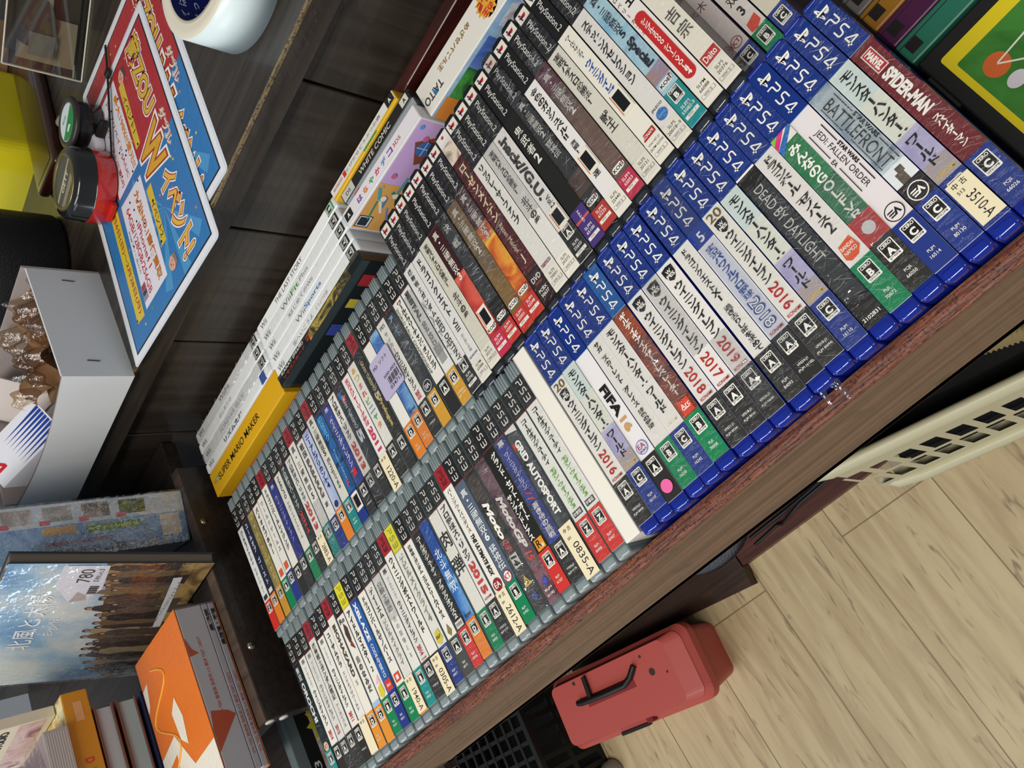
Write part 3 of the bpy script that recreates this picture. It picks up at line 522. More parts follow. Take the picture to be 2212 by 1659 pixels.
SECOND = [
 ('2', 'e6e0d0', SL('20376'), 'V 158 96 パチスロシミュレーター 8a7a3a 6.4;V 74 46 吉宗 4a4a48 10;R 29 21 b7282a -6.2 6.2;A 25 Daito w 5 0 10', 'w', 'case with white spine and red band near its end'),
 ('2', 'e6e0da', 'e8e2d4!SLPM/66088', 'V 158 98 におまカフェ k 8 2;v 128 74 ストロベリーカフェ k 3.6 -4.6;R 86 28 c02c2c -4.6 4.6;O 86 4.6 c02c2c;O 28 4.6 c02c2c;V 84 58 シンプル２０００ w 4.8;V 56 26 シリーズＶＯＬ84 w 4.8', '', 'case with white spine and long red capsule'),
 ('2', 'art:7fb4d2:a9cbd8:8fb0c4', SM('148a8c', '55082-3'), 'V 132 88 真・三國無双5 1d2430 7;X 84 56 Special 1d2430 8;R 54 42 art:b0805a:8a8ab0;K 38;R 32 18.6 148a8c;B 31.5 B 8.8', 'w', 'case with sky blue spine and teal end'),
 ('2', 'e6e2dc', SL('20018~9'), 'V 128 60 ステッピングセレクション k 7.6;A 33 JALECO k 2.6 0 9.6;O 26.5 4.4 2f6fb6;A 26.5 ooo S 2 0 6', 'w', 'case with white spine and round blue badge'),
 ('2', 'e8e3d6', 'e8e2d4!VW147-J1/(SLPM 62350)', 'v 131 106 ワールドサッカー k 5.4;V 102 66 ウイニングイレブ b 7.4;P a8282a -5.6,20 5.6,20 5.6,25 -3.4,25;A 22.5 KONAMI w 2.6 0 9', 'j68~46', 'case with blue letters and blacked-out sticker'),
 ('2', 'dfdbcc', SL('20131'), 'V 132 78 実戦パチスロ必勝法！ k 7;V 66 48 獣王 k 8', 'w', 'case with cream spine and two-part black title'),
 ('2', 'art:5f4b46:6d5850:5c4a42', SM('b8304c', '65053'), 'R 135 112 5d2e3a;V 128 84 真・三國無双2 d9d2cc 7.2;K 25', 'w,f150~85', 'case with taupe spine and crimson end'),
 ('2', 'e6e3e0', SL('25440'), 'V 131 76 金色のガッシュベル‼ k 8;V 72 60 激闘！ k 5.4;A 38 達 k 6', 'j60~40', 'case with bold black title and torn black sticker'),
 ('2', '24221f', SM('b03a34', '65233'), 'V 132 72 真・三國無双2＿猛将伝 d6d3cb 7;R 52 34 art:24221f:6a4a34;K 25', 'f190~-6+9', 'case with black spine and loosely wrapped red end'),
 ('2', '222220', SM('4a3676', '65100'), 'V 124 84 鬼武者2 e2dfd6 8;R 33 18.6 4a3676;R 24 22 d0584e;V 31 20 アクション e6e2ee 2.6', '', 'case with black spine and purple end'),
 ('2', 'dedad6', '242321!SLPS/25655', 'X 131 62 .hack//G.U. 3a3938 8;H 61 50 Vol.2 k 4.4 2.4;R 32 18.6 242321;B 32 A 8.4', 'w,j50~32', 'case with huge grey letters and black end'),
 ('2', 'e0dcd6', SL('20373'), 'V 131 84 実戦パチスロ必勝法！ k 6;V 78 50 北斗の拳 k 7;', 'w,f135~60', 'case with white spine and tall two-part title'),
 ('2', 'e2dfd8', SL('20001'), 'V 132 66 リッジレーサーファイブ k 6.6;A 24 namco 8a2c2c 3 0 10', 'w', 'case with white spine and dark red maker name'),
 ('d', 'art:43171a:591f22:371215', '', '', 'R 188 176 e6e2dc;O 184 1.6 b83a3a;R 176 156 art:e0c078:e8d8c8:5a4a38;V 150 84 ローゼンメイデン dcc8a0 8;h 80 50 Rozen_Maiden d8c8b0 4;A 42 J d8c8b0 9;R 30 0 2a1517;A 22 DVD e8e4dc 4.6 0 10;A 17.6 VIDEO b84a3a 2 0 8;A 11 PCBX w 2.8 0 9;A 7 50637 w 2.8 0 9', 'w', 'case with dark red spine, cream letters and pale top'),
 ('2', 'art:8c2a1c:d06a2a:e8b83c', SM('c0342e', '65248'), 'R 135 96 3f1c20;V 130 82 真・三國無双3 dcd6cc 7.2;K 25', 'w,f135~80', 'case with fiery orange and yellow spine'),
 ('2', 'art:6f5636:7e6440:65502f', SM('c0342e', '65053'), 'V 130 80 真・三國無双2 e0dacc 7.2;K 25', 'w,f140~60', 'case with tan brown spine and red end'),
 ('2', '242424', SM('c0342e', '65001'), 'V 131 96 決戦 dcd8d0 7.4;K 25', 'w,f135~40', 'case with black spine and red end'),
 ('2', 'art:8c1f24:c2453c:d9705a', SM('c03350', '65248'), 'R 135 84 3a1a1f;V 132 78 真・三國無双3 e0dad0 7;K 25', 'j46~27', 'case with red spine fading to black near its top'),
 ('2', 'd9d5c4', SL('20373'), 'V 132 84 実戦パチスロ必勝法！ k 5.6;V 76 48 北斗の拳 k 6.6', 'w', 'case with cream spine and small black title'),
 ('2', 'e5e3df', 'e8e2d4!SLPM/65888', 'V 132 66 ドラゴンクエスト k 7;H 62 50 VIII k 5;v 46 28 空と海と大地 8d8a86 3.4;A 24 SQUARE_ENIX k 2 0 11', 'w', 'case with white spine and heavy katakana title'),
 ('2', 'e5e3e0', '2a2a29!SLPS/25740', 'V 133 78 機動戦士ガンダム k 5.4;H 76 30 SEED_DESTINY k 5.2;h 100 40 Z.A.F.T. s 2.6 -4.6;R 30 18.6 2a2a29;B 30 A 8.4', 'w', 'case with white spine and black rating end'),
 ('3', 'e0deda', 'Y', 'VT030-J1/BLJM 67001', 'V 121 98 ＭＥＴ 5a5854 5;X 121 88 METAL 5a5854 5.4;X 86 60 GEAR_SOLID 8a8884 5;R 60 42 9a9a98 -4 4;R 22 17 a8302c', 'w,f118~50', 'case with black top and gold end beside white spine'),
 ('3', 'e3e1d8', 'A', '', 'V 122 44 ワールドラリーチャンピオンシップ k 5.4 1.6;h 118 44 WORLD_RALLY_CHAMPIONSHIP k 2.8 -4.6', '', 'case with black top and long two-line title'),
 ('3', 'art:252628:45484a:1a1b1c', 'Y', '', 'V 120 96 アート S 5;E 40 2b2c2c d0cfca', 'w,f112~60', 'case with dark spine, ringed badge and gold end'),
 ('3', 'e3e1da', 'A', 'VT022-J1', 'A 118 PES 6a6864 4;v 112 88 サッカー 77736e 4;V 88 46 ウイニングイレブン k 5;X 44 36 2010 b8383a 5.4;R 14 11 a8302c', 'w', 'case with black top and slanted red 2010'),
 ('3', 'art:24408c:4a7cc0:8fc0e0', 'D', 'BLJM/60136', 'A 37 koei x 3.8 0 9', 'w,t', 'case with light blue spine and lilac price label'),
 ('3', 'e6e3dc', 'D', 'BLJM/60029', 'v 100 66 忍龍外伝 k 8', '', 'case with black top, brush letters and orange end'),
 ('r', '2a2927', 'A', '', 'H 118 84 GRAN_TURISMO c8b890 4;X 82 74 5 c8b890 7;X 74 44 Prologue c0a860 5.6', 'w', 'case with red top and black spine'),
 ('3', 'e5e2d8', 'A', '', 'A 117 あ e0a83a 6;A 108 つ d8b03a 6;A 99 ま d86a8a 6;A 90 れ d8502f 6;A 81 ピ 58a058 6;A 72 ニ 4a8ab0 6;A 63 ャ 58a058 6;A 54 タ e08a3a 6', 'w', 'case with rainbow coloured letters'),
 ('3', 'e6e2dc', 'A', '', 'V 121 66 実況メジャーリーグ野球 cf3a62 5.4;X 64 38 2011 c83a62 6.4', 'k32~-4~/1220-A~c', 'case with pink letters and tan 1220 sticker'),
 ('3', 'art:24262a:3c4046:1c1d20', 'A', '', 'R 116 110 2c62b8 -5 0;R 110 104 b8342c -2 4;H 112 74 GRAN_TURISMO b8bcc0 4;X 72 58 5 b8bcc0 8', 'w', 'case with charcoal spine and grey letters'),
 ('3', 'e5e2da', 'A', '', 'V 122 72 プロ野球スピリッツ k 5.8;X 68 38 2013 c63a36 6.6', 'w,f90~-6+6', 'case with black top, red 2013 and ragged plastic end'),
 ('3', 'art:2c3a80:3a4a98:202a68', 'A', 'VT056-J1', 'A 118 夢 d0d4e8 6;V 108 52 ウイニングイレブン d0d4e8 5;R 50 42 b83038 -4 3;R 14 11 a8302c', 'w', 'case with indigo spine and white letters'),
 ('3', 'art:20284a:2c6aa8:1a1f3c', 'C', '', 'V 120 92 初音ミク 6ab0e0 7;h 80 46 Project_DIVA 9ac0e0 3.6;A 42 F d04a5a 7', 'j30~12', 'case with dark blue spine and torn black sticker'),
 ('r', 'dedcd0', 'T', 'BLJM/60086', 'V 128 84 真・三國無双5 3b3a38 5.6;H 80 46 Empires 6a6864 6', 'w', 'case with red top and teal end'),
 ('3', 'art:a9b4d8:b9c2e0:8d9cc8', 'D', '', 'V 121 56 ニーアレプリカント4 2c3050 6;O 38 4.4 2c3a68 w', '', 'case with pale periwinkle spine and orange end'),
 ('3', 'e4e1dc', 'C', '', 'V 121 104 戦国 k 6;X 102 56 BASARA3 6a5c5c 5.4;A 48 宴 k 5.4', 'w', 'case with white spine and blue end'),
 ('r', 'e2dfd8', 'T', '', 'V 128 62 真・三國無双5 4a4946 5.6', 'w,f60~0', 'case with red top, grey title and hazy teal end'),
 ('3', 'e4e1da', 'A', '', 'V 122 72 プロ野球スピリッツ 4a4946 5.4;X 70 38 2013 c64a46 6.4', 'w,k32~0~/2883-A~c', 'case with tan 2883 sticker'),
 ('3', 'art:22282a:3a4244:1a1e20', 'A', '', 'V 122 72 プロ野球スピリッツ d8d8d2 5;X 68 42 2014 c23a36 5.6', 'w', 'case with near black spine and red 2014'),
 ('3', 'e6e2d8', 'B', '', 'H 121 94 NARUTO k 4;v 90 46 ナルティメットストーム 77736e 4.2', 'w', 'case with small black title and green end'),
 ('3', 'art:262c72:343c8c:1c2258', 'A', '', 'A 118 夢 c8cce4 6;v 108 52 ウイニングイレブン c8cce4 4.4', 'w', 'case with blue violet spine and white mark'),
 ('r', 'e4e1d8', 'A', '', 'V 127 52 ドラゴンボールレイジング 4a4946 5', '', 'case with red top and grey katakana title'),
 ('3', 'e5e2da', 'C', '', 'v 120 56 ワールドゲームス 6a6864 4.8;R 44 36 d2603a -3.6 3.6', '', 'case with small orange badge above blue end'),
 ('3', 'e6e3da', 'B', '', 'V 121 62 バイオオブホラー 3b3a38 5;R 44 36 d2603a -3.6 3.6', '', 'case with small orange badge above green end'),
 ('3', 'art:a8954e:8f7d3c:b8a660', 'Y', '', 'v 120 40 アサシンクロニクル e8e0c0 4.6', 'w', 'case with dull gold spine'),
 ('3', '242a3e', 'D', '', 'V 121 84 コールオブ d0d4dc 5;V 78 44 ゴースト d0d4dc 5;R 40 35 d9d7cc -4 4', '', 'case with midnight blue spine and orange end'),
 ('3', 'dfe0e2', 'Z', '', 'V 121 78 コールオブデューティ 4a4a4c 4.6;v 74 42 モダンウォー 7aa06a 4.6;R 40 35 x -4 4', '', 'case with white spine and red end'),
]
# ================================================================== THE ROWS
def label_of(desc, n, total, row):
    if n <= total - n + 1: return '%s, %s from right in %s row' % (desc, ORD[n], row)
    return '%s, %s from left in %s row' % (desc, ORD[total - n + 1], row)
FX = {1: -15.2, 2: -30.1, 3: -45, 4: -60, 5: -74.2, 6: -88.9, 7: -103.6, 8: -118.4, 9: -133.4, 10: -148.2, 11: -163.2, 12: -179, 13: -194, 14: -209, 15: -224.4, 16: -238.9, 17: -253.2, 18: -268.2, 19: -282.2, 20: -297, 21: -312.8}
for n, r in enumerate(FRONT, 1):
    left = FX[n] if n in FX else -312.8 - 14.8 * (n - 21)
    if r[0] == 's':
        t = thing('cardboard_sleeve', 'blank white cardboard box between the blue and black topped cases in front row', 'box', (left + 7.6, 78, -135), 0)
        m = MB(); m.box(-7.3, 7.3, -81, 84, 0, 136.2, MAT['paper'], .7, 2); m.build('sleeve_box', t)
        m = MB(); m.box(-7, -6.6, -80, 83.5, 20, 136.5, plain('c9b9c4', .6)); m.build('tuck_flap', t); continue
    kind = 'ps4' if r[0] in ('4', '4l') else 'ps3'
    dz = R_.uniform(-.5, .5); dy = R_.uniform(-.9, .9)
    game_case(kind, r[0], left + 7.4, dy, 14.7, r[1], r[2], r[3], r[4], r[5], label_of(r[6], n, 51, 'front'), 'game cases in the front row', dz, 0)
for n, r in enumerate(SECOND, 1):
    left = -56.9 - 15.0 * n if n <= 6 else (-147 - 14.55 * (n - 6) if n <= 21 else -365.2 - 14.73 * (n - 21))
    kind = 'ps2' if r[0] in ('2', 'd') else 'ps3'
    hd = r[0] if r[0] != 'd' else ''
    if hd == '2': r = (r[0], r[1], '2') + tuple(r[2:])
    game_case(kind, hd, left + 7.4, 170 + R_.uniform(-1.2, 1.2), 14.6 if n > 6 else 14.8, r[1], r[2], r[3], r[4], r[5].replace('w,t', 'w'),
              label_of(r[6], n + 3, 51, 'second'), 'game cases in the second row', R_.uniform(-.6, .6), 0)
# small handheld cases, lower than their neighbours
for n, (left, body, rt, code, its, lb) in enumerate([
    (-31.0, 'd9d3c0', 'C', 'VLJS', 'V 122 52 ゴッドイーター2 4a4a44 6', 'small case with crinkled cream spine and dark blue end'),
    (-45.2, 'ded6d0', 'B', 'VLJM', 'V 122 46 真・法機無双3 k 7;P d24e3a -4.6,34 -4,41 4.4,43 4.6,36 0,33', 'small case with bold black title and green end'),
    (-60.0, 'cfc4c2', 'C', 'VLJM/35011', 'V 122 70 佐々木 6a4a4a 7;O 39 4.2 cfc4c2 8f2c34;A 39 KT 8f2c34 3.6 0 6', 'small case with ringed red badge and blue end')], 1):
    game_case('vita', '', left + 7, 168, 13.8, body, rt, code, its, 'w', '%s, %s from right in second row' % (lb, ORD[n]), 'small handheld game cases', -31)

# price label hanging over a second-row case
x = -365.2 - 14.73 * 5 + 7
t = thing('price_label', 'lilac price label with barcode lying across cases in second row', 'label', (x - 2, 252, 2.6))
m = MB(); m.rrect(-19, 14, -20, 22, 3, 0, plain('b9b2cf', .5)); m.rrect(-19, 14, -20, 22, 3, -.3, plain('b9b2cf', .5)); m.build('label_card', t)
m = MB()
m.text('PS3  ソフト', -16, 14, 1, 0, 24, 4, .1, ink('2a2a3a')); m.text('500-003', -8, -1, 1, 0, 20, 3, .1, ink('2a2a3a')); m.text('034713', -6, -14, 1, 0, 19, 4, .1, ink('2a2a3a'))
for q in range(11): m.rect(-5 + q * 1.6, -5 + q * 1.6 + (1.1 if q % 3 else .6), -11, -4, .1, ink('1b1a19'))
m.build('barcode_print', t)

# ------------------------------------------------ back row: white cases with spines along the rail
def wii(xl, yc, title, tc, ln, L0, L1, badge, lab, w=14.2, hd='Wii', fl='w', shear=0.0, sz=5.6):
    t = game_case('wii', '', xl + 91, yc, w, 'f3f5f5', None, '', 'H 177 163 %s 77787a 6.6 -.4;%s' % (hd, ln), fl, lab, 'white game cases along the back rail', 0, 90)
    return t
wb = 'R 14 0 2b2b2c;B 13 A 8.2'
wii(-580, 433.0, '', '', 'h 138 72 THE_LAST_STORY 3a3a38 5.4;R 13 0 1f8a4c;B 12.6 B 8.6', 0, 0, 0, 'white case with green end, against the back rail behind other white cases', fl='')
wii(-582, 418.6, '', '', 'h 132 110 Wii 77787a 6;H 108 90 Fit 4fa53c 6;h 87 68 Plus a2a3a5 5;' + wb, 0, 0, 0, 'white case with green lettered word, second from back rail')
wii(-581, 404.2, '', '', 'v 128 124 は 77787a 5;h 124 70 はじめてのWii 77787a 5;' + wb, 0, 0, 0, 'white case with faint grey title, third from back rail beside long row')
wii(-583, 389.8, '', '', 'h 118 98 Wii 77787a 6;H 97 60 Sports 3c74b8 6.4;' + wb, 0, 0, 0, 'white case with blue lettered word, fourth from back rail')
wii(-582, 375.6, '', '', 'h 138 92 街へいこうよ 6a6a6c 5.4;h 84 58 どうぶつの森 b09a9a 4.6;' + wb, 0, 0, 0, 'white case with brush title, next to the black box')
wii(-772, 433.0, '', '', 'h 110 80 WiiFit 7a7b7d 6.6;' + wb, 0, 0, 0, 'white case with grey title, farthest left against the back rail', fl='w,f185~0')
wii(-774, 418.4, '', '', 'h 120 84 はじめての 77787a 5;' + wb, 0, 0, 0, 'white case with faint grey title, second from rail in far left group')
wii(-773, 403.8, '', '', 'h 130 60 FOREVER_BLUE b0b1b3 5.4;' + wb, 0, 0, 0, 'white case with pale spaced capitals, third from rail in far left group', fl='w,f185~0')
wii(-775, 390.2, '', '', 'X 128 72 リズムたび 5f6478 7;R 20 8 3c5aa0 -6 6', 0, 0, 0, 'white case with blue-grey cartoon title beside the yellow box', w=12.6)
# yellow box
t = thing('game_box', 'thick yellow game box with black capitals, left end of the tray', 'game box', (-679, 365, -135))
m = MB(); m.box(-97, 97, -15.5, 15.5, 0, 136, plain('e3ae1d', .35, 0, .4), 1.0, 2); m.build('box_carton', t)
m = MB(); z = 136.1; kk = ink('23211c')
m.text('SUPER MARIO MAKER', -78, 0, 1, 0, 118, 8.6, z, kk, .012); m.text('Wii', -93, 1, 1, 0, 8, 5.4, z, ink('8a7a3a'), 0); m.rect(-84.5, -80, -2, 4, z, ink('2f9a9a')); m.text('U', -84, 1, 1, 0, 3, 4, z + .05, ink('f1eee6'))
m.build('box_lettering', t)
m = MB()
vs = lambda x0, x1, z0, z1: [(x0, -15.7, z0), (x1, -15.7, z0), (x1, -15.7, z1), (x0, -15.7, z1)]
m.add(vs(-92, 96, 0, 118), [(0, 1, 2, 3)], plain('4a5a9c', .4)); m.add([(a, b - .1, c) for a, b, c in vs(-92, 96, 117, 121)], [(0, 1, 2, 3)], plain('d9822b', .4))
for q in range(12): m.add([(a, b - .2, c) for a, b, c in vs(-88 + q * 15, -80 + q * 15, 20, 112)], [(0, 1, 2, 3)], plain('2e3c7a', .4))
m.build('front_panel', t)
# black converter box
t = thing('accessory_box', 'long black accessory box with red and gold lettering behind second row', 'box', (-489, 361.0, -135))
m = MB(); m.box(-93, 92, -6, 7.2, 0, 137, plain('20262a', .2, 0, .6), .8, 2); m.build('box_carton', t)
m = MB(); z = 137.1
m.rect(-93, 92, 3, 7, z, ink('art:2a2c2c:4a4a40')); m.text('KARAT (PS2用)', -84, 4, 1, 0, 52, 4.4, z + .1, ink('dcdcd8'), .02); m.text('リモコンカード', -82, -1.5, 1, 0, 50, 4, z + .1, ink('b8402c'), .02)
m.rect(-20, 70, -5, 6, z + .05, ink('art:3a3c30:b8a050:2a2c2a:8a7a4a')); m.text('GC', -26, 1, 1, 0, 10, 6, z + .1, ink('a8482c'), .03)
m.add([(-93, -6.2, 128), (92, -6.2, 128), (92, -6.2, 137), (-93, -6.2, 137)], [(0, 1, 2, 3)], plain('3a4448', .15, 0, 1))
m.add([(-10, -6.4, 112), (6, -6.4, 112), (6, -6.4, 126), (-10, -6.4, 126)], [(0, 1, 2, 3)], plain('3c4c9c', .3)); m.add([(60, -6.4, 112), (75, -6.4, 112), (75, -6.4, 126), (60, -6.4, 126)], [(0, 1, 2, 3)], plain('a83038', .3)); m.add([(30, -6.4, 112), (42, -6.4, 112), (42, -6.4, 124), (30, -6.4, 124)], [(0, 1, 2, 3)], plain('c8b840', .3))
m.build('box_print', t)
# handheld cases between the white cases and the tall white box
def small_case(lab, x0, x1, y0, y1, ztop, h, c, draw, rz, front=None, part='case_shell'):
    cx, cy = (x0 + x1) / 2, (y0 + y1) / 2
    t = thing('handheld_game_case', lab, 'game case', (cx, cy, ztop - h), rz, 'handheld cases by the back rail')
    L, W = x1 - x0, y1 - y0; m = MB(); m.box(-L / 2, L / 2, -W / 2, W / 2, 0, h, plain(c, .3, 0, .5), 1.4, 3, True); m.build(part, t)
    m = MB(); draw(m, L, W, h + .1); m.build('spine_insert', t)
    if front: m = MB(); front(m, L, W, h); m.build('cover_insert', t)
    return t
def d1(m, L, W, z):
    m.rect(-L / 2 + 1, L / 2 - 1, -3, 6, z, ink('e6e4de')); m.rect(L / 2 - 14, L / 2 - 2, -3, 6, z + .05, ink('2a2a2a')); m.text('A', L / 2 - 8, 1.5, 1, 0, 4, 4.6, z + .1, ink('f1eee6'), .04, 0, True, True)
    m.text('とびだせどうぶつの森', -30, 2, 1, 0, 66, 3.6, z + .1, ink('6a6a60')); m.text('NINTENDO3DS', -56, 2, 1, 0, 18, 3, z + .1, ink('b83a3a')); m.rect(0, 24, -6, -3.6, z + .05, ink('4fa04c')); m.rect(-36, -31, -1, 5, z + .1, ink('c8402c'))
small_case('slim yellow handheld case leaning on the back rail', -392, -270, 427, 440, 2, 120, 'e0b020', d1, -1.5)
def d2(m, L, W, z):
    m.rect(-L / 2 + 1, L / 2 - 1, -W / 2 + 1, W / 2 - 1, z, ink('2a2a28')); m.text('WHITE COMIC', -28, 0, 1, 0, 58, 5.4, z + .1, ink('d8d6cc'), .01, .15); m.rect(-L / 2 + 2, -L / 2 + 22, -5, 5, z + .1, ink('c8c8c4')); m.text('DS', -L / 2 + 8, 0, 1, 0, 8, 4, z + .15, ink('3a3a3a')); m.rect(L / 2 - 14, L / 2 - 3, -4, 4, z + .1, ink('d8d6cc')); m.text('A', L / 2 - 8, 0, 1, 0, 4, 4.6, z + .15, ink('2a2a28'), .04, 0, True, True)
small_case('black handheld case with white comic lettering by the rail', -384, -258, 413, 425.4, 1, 120, '33322f', d2, -1.5)
def d3(m, L, W, z):
    m.rect(-L / 2 + 1, L / 2 - 1, -W / 2 + 1, W / 2 - 1, z, ink('9aa4ac')); m.rect(-L / 2 + 14, -L / 2 + 24, -2, 2, z + .1, ink('c03a2c'))
def d3f(m, L, W, h):
    y = -W / 2 - .1
    q = lambda x0, x1, z0, z1, c, d=0: m.add([(x0, y - d, z0), (x1, y - d, z0), (x1, y - d, z1), (x0, y - d, z1)], [(0, 1, 2, 3)], ink(c))
    q(-L / 2 + 1, L / 2 - 1, 10, h - 1, '1f2022'); q(L / 2 - 36, L / 2 - 12, h - 20, h - 6, 'e6e4e0', .1); q(-L / 2 + 18, -L / 2 + 56, h - 14, h - 4, 'd8d6d2', .1)
    for k in range(10): q(L / 2 - 34 + k * 2, L / 2 - 33 + k * 2, h - 17, h - 7, '1b1a19', .2)
small_case('black case with silver spine and barcode beside pink cover', -380, -255, 399, 411, 3, 124, '44484c', d3, -2, d3f)
def d4(m, L, W, z):
    m.rect(-L / 2 + 1, L / 2 - 1, -W / 2 + 2, W / 2 - 1, z, ink('e4dfe4')); m.text('3DS', -L / 2 + 90, 0, 1, 0, 12, 4, z + .1, ink('b8404c'))
    for k, (c, ch) in enumerate(zip(['7a4a9c', 'd07a2c', '4a9a58', 'c84a70', '3a78b8', '7a4a9c', 'c84a70'], 'はなやかデコ')): m.text(ch, -40 + k * 11, 0, 1, 0, 8, 6, z + .1, ink(c), .04)
    m.rect(-L / 2 + 2, -L / 2 + 14, -4, 5, z + .1, ink('2a2a2a')); m.text('A', -L / 2 + 8, .5, 1, 0, 4, 4.6, z + .15, ink('f1eee6'), .04, 0, True, True)
def d4f(m, L, W, h):
    y = -W / 2 - .1
    q = lambda x0, x1, z0, z1, c, d=0: m.add([(x0, y - d, z0), (x1, y - d, z0), (x1, y - d, z1), (x0, y - d, z1)], [(0, 1, 2, 3)], ink(c))
    q(-L / 2 + 2, L / 2 - 2, 4, h - 2, 'c9a6d8'); q(-L / 2 + 2, -8, 4, h - 2, 'd9a45c', .1)
    q(-L / 2 + 4, -L / 2 + 18, h - 18, h - 3, '2a3440', .2); q(-L / 2 + 5, -L / 2 + 17, h - 17, h - 4, 'dedede', .25); q(-L / 2 + 6, -L / 2 + 16, h - 15, h - 5, '2a3440', .3)
    def strip(x, z, l, wd, an, c, d):
        dx, dz = math.cos(an) * l / 2, math.sin(an) * l / 2; nx, nz = -math.sin(an) * wd / 2, math.cos(an) * wd / 2
        m.add([(x - dx - nx, y - d, z - dz - nz), (x + dx - nx, y - d, z + dz - nz), (x + dx + nx, y - d, z + dz + nz), (x - dx + nx, y - d, z - dz + nz)], [(0, 1, 2, 3)], ink(c))
    def dot(x, z, r, c, d): m.add([(x + r * math.cos(a * .3927), y - d, z + r * math.sin(a * .3927)) for a in range(16)], [tuple(range(16))], ink(c))
    for k in range(16): strip(R_.uniform(-44, 4), R_.uniform(62, h - 8), R_.uniform(12, 26), R_.uniform(1.6, 3.4), R_.uniform(-.6, .9), R_.choice(['4a78c0', '58a0a8', 'b84a3a', '6a86c8', 'e8e0d0', '3f8a70']), .2 + k * .02)
    for k in range(22): dot(R_.uniform(-46, 58), R_.uniform(58, h - 6), R_.uniform(1.2, 3.2), R_.choice(['e0d8e8', 'd8b03a', '5a9ad0', 'c86a8c', 'f0e8da', '7ab0d8']), .55 + k * .02)
    strip(34, h - 26, 26, 22, .5, '8a4a3c', .16); dot(36, h - 22, 8, '3f6cb0', 1.05); strip(36, h - 22, 16, 1, 0, 'b8c8e4', 1.07); strip(36, h - 22, 16, 1, 1.57, 'b8c8e4', 1.09)
    m.rect(0, 0.01, 0, .01, 0, ink('c9a6d8'))
small_case('white handheld case with colourful cover facing the second row', -384, -254, 379, 396, 12, 124, 'd6d3d6', d4, -2.5, d4f)
# tall white game box
t = thing('game_box', 'white game box with red starburst logo by the back rail', 'game box', (-180, 391, -115), -2.0)
m = MB(); m.box(-72, 72, -16, 16, 0, 117, plain('e6e2da', .4, 0, .2), .8, 2); m.build('box_carton', t)
m = MB(); z = 117.15
m.text('TAITO', -44, -4, -1, 0, 26, 8, z, ink('3a3c40'), .02); m.poly([(-56, -8), (-52, -8), (-57, 0)], z + .1, ink('2f78b8'))
m.text('めざせパズル王', 4, 5, -1, 0, 46, 6, z, ink('8a6a2a'), .03)
pts = []
for k in range(28):
    a = 6.28318 * k / 28; r = 13 if k % 2 else 9.6; pts.append((26 + r * math.cos(a), 1 + r * math.sin(a)))
m.poly(pts, z, ink('e0a43a')); m.text('ふしぎ', 36, 4, -1, 0, 20, 8, z + .1, ink('b8302c'), .06); m.text('の王', 30, -5, -1, 0, 12, 7, z + .1, ink('c8402c'), .06)
m.build('box_lettering', t)
m = MB(); y = -16.2
q = lambda x0, x1, z0, z1, c, d=0: m.add([(x0, y - d, z0), (x1, y - d, z0), (x1, y - d, z1), (x0, y - d, z1)], [(0, 1, 2, 3)], ink(c))
q(-72, 72, 2, 116, 'art:7aa8d8:b8d0e4'); q(-72, -50, 2, 114, 'd8863a', .1); q(-50, -20, 2, 112, 'art:2f7a3a:4fa04a:2a5a34', .1); q(-20, 10, 2, 112, 'art:3a5ab0:6a8ad0', .1); q(20, 50, 2, 110, 'art:5a7ad0:d8e0ea:8a5a3a', .1)
m.build('front_panel', t)

# ------------------------------------------------ cartridges right of the cases
CART = [('grey', '6a6664', 177, 'grey game cartridge with panel lines, nearest the handheld cases'), ('yellow', '9a6814', 160.5, 'amber yellow game cartridge standing on edge'),
        ('purple', '4a1440', 144, 'purple game cartridge between amber and teal ones'), ('teal', '256f5a', 127.6, 'teal green game cartridge next to the black one')]
for nm, c, y, lab in CART:
    t = thing('game_cartridge', lab, 'game cartridge', (56, y, -130), 0, 'game cartridges on edge')
    m = MB(); m.box(-55, 55, -8, 8, 0, 70, plain(c, .4, bump=(500, .08, .001)), 1.2, 2); m.box(-54, 54, -8.15, -7.4, 2, 69.6, plain(c, .45)); m.build('cartridge_shell', t)
    m = MB(); m.box(-51, -43, -3.5, 4, 66, 70.15, plain('17110d', .8)); m.build('notch', t)
    m = MB(); m.box(-55, 55, 4.2, 4.7, 60, 70.12, plain('141210', .7)); 
    if nm == 'grey':
        for k in range(6): m.box(-40 + k * 14, -39.3 + k * 14, -7, 4, 60, 70.12, plain('2c2a29', .7))
    m.build('seam_line', t)
t = thing('game_cartridge', 'black game cartridge lying flat with yellow framed green label', 'game cartridge', (62, 58, -71), 0, 'game cartridges on edge')
m = MB(); m.box(-60, 60, -52, 57, 0, 17, plain('12110f', .5), 1.5, 2); m.box(-62, -56, 20, 46, 3, 16, plain('1a1816', .5), .6, 1); m.build('cartridge_shell', t)
m = MB(); z = 17.1; m.rrect(-51, 55, -32, 48, 2, z, ink('d9c41a')); m.rrect(-47, 55, -28, 39, 1.5, z + .1, ink('art:2f6a22:3f8030'))
m.disc(-35, 22, 7, z + .2, ink('c8602c')); m.disc(8, -16, 13, z + .2, ink('c05a28')); m.poly([(-35, 22), (-33.6, 22), (8, -16), (6.6, -16)], z + .25, ink('d8d8d0')); m.poly([(-35, 22), (-34, 23), (30, 30), (30, 28.5)], z + .25, ink('d8d8d0'))
m.disc(-34, 8, 5.4, z + .3, ink('c9c4cc'), 20, 4.4); m.ring(8, -16, 7, 1, z + .3, ink('e0d8cc'), 4)
m.build('cartridge_label', t)

